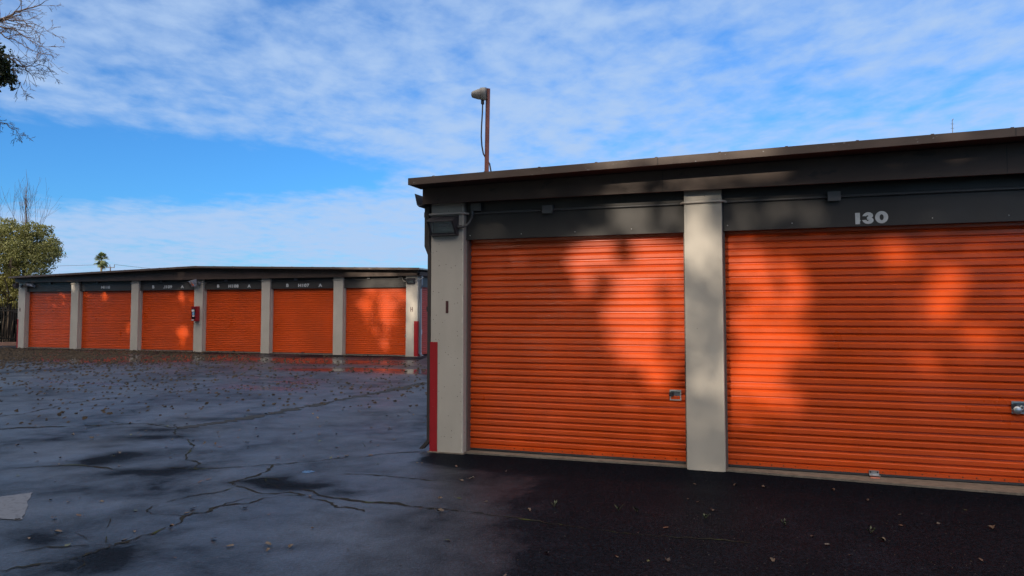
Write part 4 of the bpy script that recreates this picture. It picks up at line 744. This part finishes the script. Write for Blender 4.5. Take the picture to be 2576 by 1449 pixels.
# ------------------------------------------------------------------ foliage
def leaves(name, cents, radii, n, size, m, parent, squash=.8, shell=.35, seed=1, keep=None, thick=.5):
    """n small folded leaves scattered in and on the given clumps"""
    r = np.random.default_rng(seed); cents = np.array(cents, float); radii = np.array(radii, float)
    w_ = radii ** 2; k = r.choice(len(cents), n, p=w_ / w_.sum())
    d = r.normal(size=(n, 3)); d /= np.linalg.norm(d, axis=1)[:, None]; rr = (shell + (1 - shell) * r.random(n)) ** .6
    lump = 1 + .22 * np.sin(d[:, 0] * 5 + k * 1.7) * np.sin(d[:, 1] * 4 + k) + .18 * np.sin(d[:, 2] * 7 + k * 2.3)
    P = cents[k] + d * (rr * lump * radii[k])[:, None] * np.array([1, 1, squash])
    if keep is not None:
        msk = keep(P, r); P = P[msk]
    n = len(P)
    a = r.normal(size=(n, 3)); a /= np.linalg.norm(a, axis=1)[:, None]; b = np.cross(a, r.normal(size=(n, 3))); b /= np.linalg.norm(b, axis=1)[:, None]; c = np.cross(a, b)
    s_ = (size * (.6 + .8 * r.random(n)))[:, None]
    v = np.stack([P - a * s_, P + b * s_ * thick + c * s_ * .15, P + a * s_, P - b * s_ * thick + c * s_ * .15], 1).reshape(-1, 3)
    f = np.arange(4 * n).reshape(n, 4)
    return np_mesh(name, v, f, m, parent)
def limb(mb, p0, d0, ln, r0, lev, rg, grav=0.0, spread=.6, nsub=3, seg=5, sides=5, minr=.0035):
    pts = [np.array(p0, float)]; d = np.array(d0, float); d /= np.linalg.norm(d)
    for i in range(seg):
        d = d + rg.normal(0, .13, 3) + np.array([0, 0, grav]); d /= np.linalg.norm(d); pts.append(pts[-1] + d * ln / seg)
    rs = [max(minr, r0 * (1 - .65 * i / seg)) for i in range(seg + 1)]
    mb.tube(pts, rs, sides, cap=False)
    if lev > 0:
        for k in range(nsub):
            t = rg.uniform(.25, 1.0) * seg; i = min(int(t), seg - 1); p = pts[i] + (pts[i + 1] - pts[i]) * (t - i)
            dd = d * .9 + rg.normal(0, spread, 3); limb(mb, p, dd, ln * rg.uniform(.42, .7), rs[i] * .55, lev - 1, rg, grav, spread, nsub, max(3, seg - 1), 3 if lev < 2 else 4, minr)

# olive-leaved tree beyond the fence, behind the far building's left end
tr = empty('oak_tree', (-24.9, 36.4, 0)); tag(tr, 'olive green leafy tree behind the fence, rising over the left end of the far roof', 'tree')
q = MB(); q.tube([(0, 0, 0), (.1, 0, 1.2), (.3, -.1, 2.4), (.4, 0, 4.2)], [.22, .17, .13, .07], 8); rg = np.random.default_rng(5)
for k in range(14): a = rg.random() * 2 * pi; limb(q, (.2, 0, 1.8 + .2 * k), (cos(a), sin(a), .6), rg.uniform(1.2, 2.3), .05, 1, rg, 0.02)
q.build('trunk', m_bark, tr)
def rel(L_, o): return [(x - o[0], y - o[1], z - o[2]) for x, y, z in L_]
O = (-24.9, 36.4, 0)
oc = [(-24.78,36.3,5.48),(-23.81,36.2,5.58),(-23.1,36.2,5.6),(-23.97,35.9,4.7),(-23.05,36,4.31),(-22.40,36,4.55),(-22.55,36,4.98),(-24.73,36,4.21),(-23.2,36,3.62),(-24.3,36.2,3.6),(-25.75,36.5,5.1),(-25.9,36.5,3.8),(-25.2,36.5,5.85),(-24.0,36.8,5.0),(-24.6,37,4.4),(-23.4,36.9,4.6)]
orr = [.75,.55,.42,.85,.70,.36,.36,.85,.62,.6,1.0,1.1,.5,.8,.9,.7]
leaves('crown', rel(oc, O), orr, 30000, .05, m_oak, tr, .85, .3, 3)
# yellow shrub in front of it
ys = empty('shrub', (-24.6, 35.95, 0)); tag(ys, 'yellow-green shrub hanging over the black fence beside the far building', 'shrub')
q = MB(); [q.tube([(.2 * k - .5, 0, 0), (.25 * k - .5, .1, 1.4), (.3 * k - .6, -.1, 2.4)], [.04, .03, .015], 5) for k in range(5)]; q.build('stem', m_bark, ys)
leaves('foliage', [(-.2, 0, 2.85), (.45, 0, 2.45), (-.9, .1, 2.6), (.1, .1, 3.2), (-.6, 0, 3.1), (.55, -.05, 1.95), (-1.6, .1, 2.7), (-.2, 0, 2.1)], [.6, .42, .6, .5, .5, .3, .6, .35], 9000, .05, m_yel, ys, .8, .1, 8)
# leafless sapling above it
bs = empty('bare_tree', (-24.75, 37.2, 0)); tag(bs, 'leafless tree with thin upright twigs poking above the olive tree', 'tree')
q = MB(); rg = np.random.default_rng(21); q.tube([(0, 0, 0), (.05, 0, 3), (0, 0, 5.2), (.05, 0, 6.4)], [.14, .1, .06, .035], 6)
q.tube([(.05, 0, 6.4), (-.02, 0, 7.3), (.05, 0, 8.1), (-.05, 0, 8.85)], [.03, .02, .012, .004], 5)
for k in range(20):
    z = rg.uniform(4.6, 7.0); a = rg.random() * 2 * pi; s_ = rg.uniform(.15, .5)
    limb(q, (.02, 0, z), (cos(a) * s_, sin(a) * s_ * .5, 1.0), (8.6 - z) * rg.uniform(.35, .62), .010, 1, rg, .10, .20, 4, 5, 4, .004)
for (x, z0, z1) in ((-.75, 5.0, 7.6), (-.45, 5.3, 7.9), (.5, 5.0, 7.7), (.62, 5.2, 7.5), (1.05, 5.4, 6.9), (-1.1, 5.2, 7.2), (.3, 5.3, 7.9)):
    limb(q, (x * .7, 0, z0), (x * .12, 0, 1), z1 - z0, .011, 1, rg, .12, .2, 5, 6, 4, .004)
q.build('branches', m_twig, bs)

# dark hedge behind the fence and curb in front
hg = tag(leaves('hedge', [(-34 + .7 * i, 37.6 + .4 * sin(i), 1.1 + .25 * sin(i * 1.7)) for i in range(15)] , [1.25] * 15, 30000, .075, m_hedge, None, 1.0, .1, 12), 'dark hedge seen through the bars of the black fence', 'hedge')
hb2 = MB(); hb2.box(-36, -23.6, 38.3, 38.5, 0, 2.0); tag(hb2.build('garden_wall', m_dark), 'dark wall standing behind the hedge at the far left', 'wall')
for i, (x, w_, z0, z1) in enumerate(((-25.15, .35, .95, 1.15), (-24.55, .16, 1.35, 1.55))): pass
fe = empty('iron_fence', (-23.75, 35.6, 0)); tag(fe, 'black iron picket fence running left from the corner of the far building', 'fence')
for k in range(6):
    q = MB(); x = -2.4 * k; q.box(x - .04, x + .04, -.04, .04, 0, 2.15); q.box(x - .05, x + .05, -.05, .05, 2.15, 2.19); q.build('post', m_fence, fe)
q = MB(); [q.box(-12.0, -.0, -.02, .02, z, z + .05) for z in (.28, 1.62)]; q.build('rail', m_fence, fe)
q = MB()
for k in range(107):
    x = -.11 - .112 * k; q.box(x - .013, x + .013, -.0125, .0125, .1, 2.0); q.add([(x - .013, -.0125, 2.0), (x + .013, -.0125, 2.0), (x + .013, .0125, 2.0), (x - .013, .0125, 2.0), (x, 0, 2.07)], [(0,1,4),(1,2,4),(2,3,4),(3,0,4)])
q.build('pickets', m_fence, fe)
cu_ = MB(); cu_.chbox(-40, -23.45, 35.0, 35.22, -.05, .15, .02); tag(cu_.build('curb', m_curb), kind='structure')

# overhanging tree at the upper left; its trunk stands outside the frame
ot = empty('overhanging_tree', (-12.6, 13.4, 0)); tag(ot, 'bare winter tree with ivy hanging in from the upper left', 'tree')
q = MB(); rg = np.random.default_rng(33)
o_ = np.array([-12.6, 13.4, 0])
tp = [(0, 0, 0), (.1, 0, 2.2), (.35, -.1, 4.2), (.6, -.2, 6.0), (.7, -.2, 8.5)]
q.tube(tp, [.24, .2, .15, .10, .05], 8); q.build('trunk', m_bark, ot)
def twigs(mb, path, r0, seed, nsub=12, tl=.5, lev=2, spread=.55, grav=-.01):
    rg = np.random.default_rng(seed); P = [np.array(p) - o_ for p in path]; out_ = []
    for a, b in zip(P[:-1], P[1:]):
        for k in range(4): out_.append(a + (b - a) * k / 4 + rg.normal(0, .012, 3))
    out_.append(P[-1]); n_ = len(out_); rs = [max(.003, r0 * (1 - i / n_)) for i in range(n_)]; mb.tube(out_, rs, 6, cap=False)
    for k in range(nsub):
        t = rg.uniform(.12, .94) * (n_ - 1); i = min(int(t), n_ - 2); d = out_[i + 1] - out_[i]; d /= np.linalg.norm(d)
        limb(mb, out_[i], d + rg.normal(0, spread, 3) * np.array([.8, 1, .8]), tl * rg.uniform(.4, .85), rs[i] * .6, lev, rg, grav, .45, 3, 4, 3, .0028)
q = MB()
twigs(q, [(-11.9, 13.1, 6.2), (-10.2, 13.0, 6.55), (-9.23, 13, 6.84), (-8.95, 13, 6.99), (-8.55, 13, 7.12), (-8.25, 12.9, 7.20)], .035, 1, 16, .55)
twigs(q, [(-9.6, 13, 6.75), (-9.1, 13, 6.85), (-8.80, 13, 6.82), (-8.5, 13, 6.74), (-8.22, 13, 6.56)], .018, 2, 14, .42)
twigs(q, [(-9.3, 13, 6.75), (-8.95, 13, 6.68), (-8.65, 13, 6.44), (-8.32, 13, 6.30)], .016, 3, 14, .42)
twigs(q, [(-10.2, 13, 6.6), (-9.5, 13, 6.68), (-9.2, 13, 6.60), (-8.9, 13, 6.45), (-8.6, 13, 6.28), (-8.34, 13, 6.20)], .020, 4, 14, .4)
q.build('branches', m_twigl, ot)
q = MB()
twigs(q, [(-11.9, 13.1, 6.0), (-10, 13, 6.3), (-9.2, 13, 6.28), (-9.0, 13, 6.13), (-8.75, 13, 5.98), (-8.60, 13, 5.78), (-8.52, 13, 5.62)], .024, 5, 16, .42)
twigs(q, [(-9.0, 13, 6.18), (-8.75, 13, 6.0), (-8.45, 13, 6.02), (-8.33, 13, 5.99)], .012, 6, 9, .32)
twigs(q, [(-9.1, 13, 6.0), (-8.93, 13, 5.90), (-8.78, 13, 5.62), (-8.70, 13, 5.42)], .012, 7, 9, .28)
twigs(q, [(-11.8, 13.1, 4.6), (-10, 13, 5.0), (-9.25, 13, 5.02), (-9.0, 13, 4.92), (-8.82, 13, 4.80), (-8.70, 13, 4.72)], .018, 8, 13, .26)
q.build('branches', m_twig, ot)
leaves('ivy', [(-9.24 - o_[0], -.4, 6.20), (-9.13 - o_[0], -.4, 6.02), (-9.05 - o_[0], -.4, 5.85), (-8.97 - o_[0], -.4, 5.72), (-9.2 - o_[0], -.4, 5.78), (-9.5 - o_[0], -.4, 6.0), (-9.9 - o_[0], -.3, 6.3), (-9.42 - o_[0], -.4, 6.35), (-10.6 - o_[0], -.3, 6.0)], [.20, .20, .17, .12, .18, .45, .6, .2, .7], 7000, .032, m_ivy, ot, .95, .0, 6, thick=.75)
leaves('ivy', [(-9.24 - o_[0], -.4, 5.08), (-9.6 - o_[0], -.3, 5.1)], [.07, .3], 500, .03, m_ivy, ot, .95, .0, 7, thick=.75)

# ------------------------------------------------------------------ tall evergreens behind the camera: they cast the dappled shade
SN = SUN
def hits(P, dist):
    nd = DX[:2]; num = P[:, 0] * nd[0] + P[:, 1] * nd[1] - dist; k = num / (SN[0] * nd[0] + SN[1] * nd[1]); Q = P - k[:, None] * SN
    return Q[:, 0] * UX[0] + Q[:, 1] * UX[1], Q[:, 2], k
def gaps(P, r):  # leaves left out along sun rays so sunlit patches land on chosen facade spots
    keep = np.ones(len(P), bool)
    def leafy(u, z, sc): return vnoise(u, z, sc, 91) * .65 + vnoise(u, z, sc * .45, 92) * .35
    u, z, k = hits(P, 7.85)
    onI = (u > -3.9) & (z > -.3)
    for (c, zc, ru, rz, s_) in SUN_I:
        wu = u + .05 * np.sin(z * 9 + c * 3); e = ((wu - c) / (abs(ru) * 1.22)) ** 2 + ((z - zc) / (abs(rz) * 1.22)) ** 2
        keep &= ~(onI & (e < 1.75 - 1.5 * leafy(u, z, .15) - .35 * (1 - s_)) & (r.random(len(P)) < s_ ** .15)) & ~(onI & (e < 4) & (leafy(u, z, .2) > .74))
    u, z, k = hits(P, 23.95)
    onH = ~onI
    for (c, zc, ru, rz, s_) in SUN_H:
        wu = u + .06 * np.sin(z * 11 + c * 5); e = ((wu - c) / (abs(ru) * 1.05)) ** 2 + ((z - zc) / (abs(rz) * 1.05)) ** 2
        keep &= ~(onH & (e < 1.4 - 1.1 * leafy(u, z, .2)) & (r.random(len(P)) < s_ ** .3))
    return keep
DIST = 14.0
for k, xw in enumerate((-36.7, -33.7, -29.9, -26.8, -24.2, -21.6, -17.4, -14.5, -11.5, -8.4, -5.4, -1.55, 1.4, 4.2, 7.0, 9.8)):
    base = SUN[:2] / np.linalg.norm(SUN[:2]) * (DIST + (k % 2) * 1.3) + SW[:2] * xw
    t_ = empty('unseen_shade_evergreen', (base[0], base[1], 0)); tag(t_, 'tall evergreen behind the camera, one of a close row shading the yard', 'tree', 'evergreens shading the yard from behind the camera')
    q = MB(); q.tube([(0, 0, 0), (.1, 0, 6), (0, .1, 11), (0, 0, 17.5)], [.22, .17, .11, .04], 8); q.build('trunk', m_bark, t_)
    loc = np.array([base[0], base[1], 0]); rr = np.random.default_rng(500 + k)
    cs = [(rr.normal(0, .5), rr.normal(0, .5), 5.2 + .95 * i) for i in range(13)]; rd_ = [2.6 + .2 * rr.normal() - (.04 * i) for i in range(13)]
    cs += [(0, 0, 3.2), (0, 0, 1.2)]; rd_ += [2.2, 2.0]
    if xw < -35.5: rd_ = [x * .8 for x in rd_]
    leaves('crown', cs, rd_, 30000, .11, m_shade, t_, .75, .0, 600 + k, keep=lambda P, r: gaps(P + loc, r), thick=.62)
for k, (x, y, lab) in enumerate(((-20.5, 10.5, 'unseen evergreen added at the left edge of the yard to dim the far building, nearest the camera'), (-25.0, 17.5, 'unseen evergreen added in the middle of the left edge of the yard to dim the far building'), (-26.0, 22.8, 'unseen evergreen added at the left edge of the yard to dim the far building, nearest the fence'))):
    t_ = empty('unseen_shade_evergreen', (x, y, 0)); tag(t_, lab, 'tree')  # added unseen trees: they cut the sky light on the far building
    q = MB(); q.tube([(0, 0, 0), (.1, 0, 5), (0, .1, 15)], [.3, .2, .05], 8); q.build('trunk', m_bark, t_)
    leaves('crown', [(0, 0, 2.0 + 1.25 * i) for i in range(12)], [3.3 - .16 * i for i in range(12)], 20000, .13, m_shade, t_, .7, .0, 700 + k, keep=lambda P, r: gaps(P + np.array([x, y, 0]), r), thick=.62)

t_ = empty('unseen_shade_evergreen', (-30.6, 24.2, 0)); tag(t_, 'low bushy evergreen out of view, added beyond the left edge of the yard to shade the iron fence', 'tree')
q = MB(); q.tube([(0, 0, 0), (.1, 0, 3), (0, .1, 5.5)], [.2, .14, .04], 8); q.build('trunk', m_bark, t_)  # unseen tree added to keep the fence in shade
leaves('crown', [(0, 0, 1.5), (0, 0, 2.8), (0, 0, 4.2), (.3, .2, 5.2), (-1, .5, 3.5), (1, -.5, 3.5)], [2.2, 2.4, 2.0, 1.3, 1.8, 1.8], 14000, .12, m_shade, t_, .8, .0, 720, keep=lambda P, r: gaps(P + np.array([-30.6, 24.2, 0]), r), thick=.62)

# ------------------------------------------------------------------ fallen leaves
def leaf_mesh(i, m):
    r = np.random.default_rng(900 + i); n_ = 9; vs = [(0, 0, .006)]
    for k in range(n_):
        a = 2 * pi * k / n_; rad_ = .024 * (1 + .45 * cos(a) + .22 * r.normal()); x, y = rad_ * cos(a) * 1.25, rad_ * sin(a) * .85
        vs.append((x, y, .004 + abs(y) * (.35 + .5 * r.random()) * (1 if i % 3 else .3) + max(0, x) * .3 * r.random()))
    fs = [(0, k + 1, (k + 1) % n_ + 1) for k in range(n_)]
    mb = MB(); mb.add(vs, fs); mb.tube([(-.03, 0, .006), (-.05, .006, .012)], .0012, 3)
    me = bpy.data.meshes.new('fallen_leaf'); me.from_pydata(mb.v, [], mb.f); me.update(); me.materials.append(m); return me
LM = [leaf_mesh(i, m_leaf[[0, 1, 2, 0, 1, 0, 3, 1, 2, 0][i]]) for i in range(10)]
r = np.random.default_rng(77)
def in_building(x, y):
    u = x * UX[0] + y * UX[1]; d = x * DX[0] + y * DX[1]
    return (u > -3.8 and 7.55 < d < 16.6) or (-31.6 < u < -11.5 and d > 23.7)
cand = []
while len(cand) < 7500:                              # litter is thick at the far left and thins out towards the camera
    y = r.uniform(2.6, 33); x = r.uniform(-.75 * y - .5, .75 * y + .5)
    u = x * UX[0] + y * UX[1]; d = x * DX[0] + y * DX[1]
    dens_ = .010 + 1.2 * np.exp(-((u + 27) / 6.5) ** 2 - ((d - 20) / 4.0) ** 2) + .06 * np.exp(-((u + 13) / 9) ** 2 - ((d - 15) / 6) ** 2)
    if u > -2 and d < 7.7: dens_ = .006
    if r.random() < dens_ * (.4 + 1.2 * vnoise(np.array([x]), np.array([y]), .9, 8)[0]) and not in_building(x, y): cand.append((x, y))
cand.sort(key=lambda p: p[0] ** 2 + p[1] ** 2)
near = cand[:300]; far = cand[300:]
for i, (x, y) in enumerate(near):
    o = bpy.data.objects.new('fallen_leaf', LM[int(r.integers(0, 10))]); COL.objects.link(o)
    o.location = (x, y, gz(x, y) + .002); o.rotation_euler = (r.normal(0, .15), r.normal(0, .15), r.random() * 6.28); s_ = r.uniform(.35, .9); o.scale = (s_, s_, s_ * r.uniform(.6, 1.6))
    tag(o, 'small fallen brown leaf lying on the wet asphalt', 'leaf', 'fallen leaves scattered on the asphalt')
vs = []; fs = []
for (x, y) in far:
    n_ = 6; a0 = r.random() * 6.28; s_ = r.uniform(.016, .034) * (1.25 if y > 18 else 1); z = gz(x, y) + .004; b_ = len(vs); tl = r.uniform(-.5, .5)
    for k in range(n_): a = a0 + 2 * pi * k / n_; q_ = s_ * r.uniform(.6, 1.2); vs.append((x + q_ * cos(a) * 1.2, y + q_ * sin(a), z + s_ * .5 + s_ * .55 * sin(a + tl) * (1 if k % 2 else .6)))
    vs[b_] = (vs[b_][0], vs[b_][1], z); fs.append(tuple(range(b_, b_ + n_)))
me = bpy.data.meshes.new('leaf_litter'); me.from_pydata(vs, [], fs); me.update(); me.materials.append(m_litter); lo_ = bpy.data.objects.new('leaf_litter', me); COL.objects.link(lo_)
tag(lo_, 'fallen leaves strewn thickly over the far left of the yard', 'leaf litter', kind='stuff')

# weeds growing in the long crack
wl = []
for (x, y) in ((.86, 6.03), (1.0, 5.98), (1.5, 5.80), (2.05, 5.62), (2.6, 5.42), (.35, 6.15)):
    w0 = empty('weed', (x, y, gz(x, y))); q = MB()
    for k in range(9):
        a = r.random() * 6.28; h_ = r.uniform(.02, .05); e = np.array([cos(a) * h_ * .8, sin(a) * h_ * .8, h_]); q.tube([(0, 0, 0), e * .6, e], [.0015, .0013, .0006], 3, cap=False); s2 = np.array([-sin(a), cos(a), 0]) * .006
        q.add([e * .55, e * .8 + s2, e * 1.15, e * .8 - s2], [(0, 1, 2, 3)])
    q.build('stems', m_weed, w0); tag(w0, 'tiny green weed growing out of the long crack before the near doors', 'weed', 'weeds in the long crack')
# padlock on the second door's latch
pk = root_at('padlock', 2.168, 7.915, .70); tag(pk, 'round chrome padlock on the latch of the numbered orange door', 'padlock')
q = MB(); q.lathe([(0, 0), (.034, 0), (.036, .004), (.036, .018), (.030, .022), (0, .023)], (0, .005, 0), (0, -1, 0), 24); q.build('body', m_galv, pk)
q = MB(); q.tube([(.022, -.006, .022), (.030, -.006, .040), (.046, -.006, .038), (.050, -.006, .020), (.038, -.006, .006)], .0045, 8); q.build('shackle', m_galv, pk)
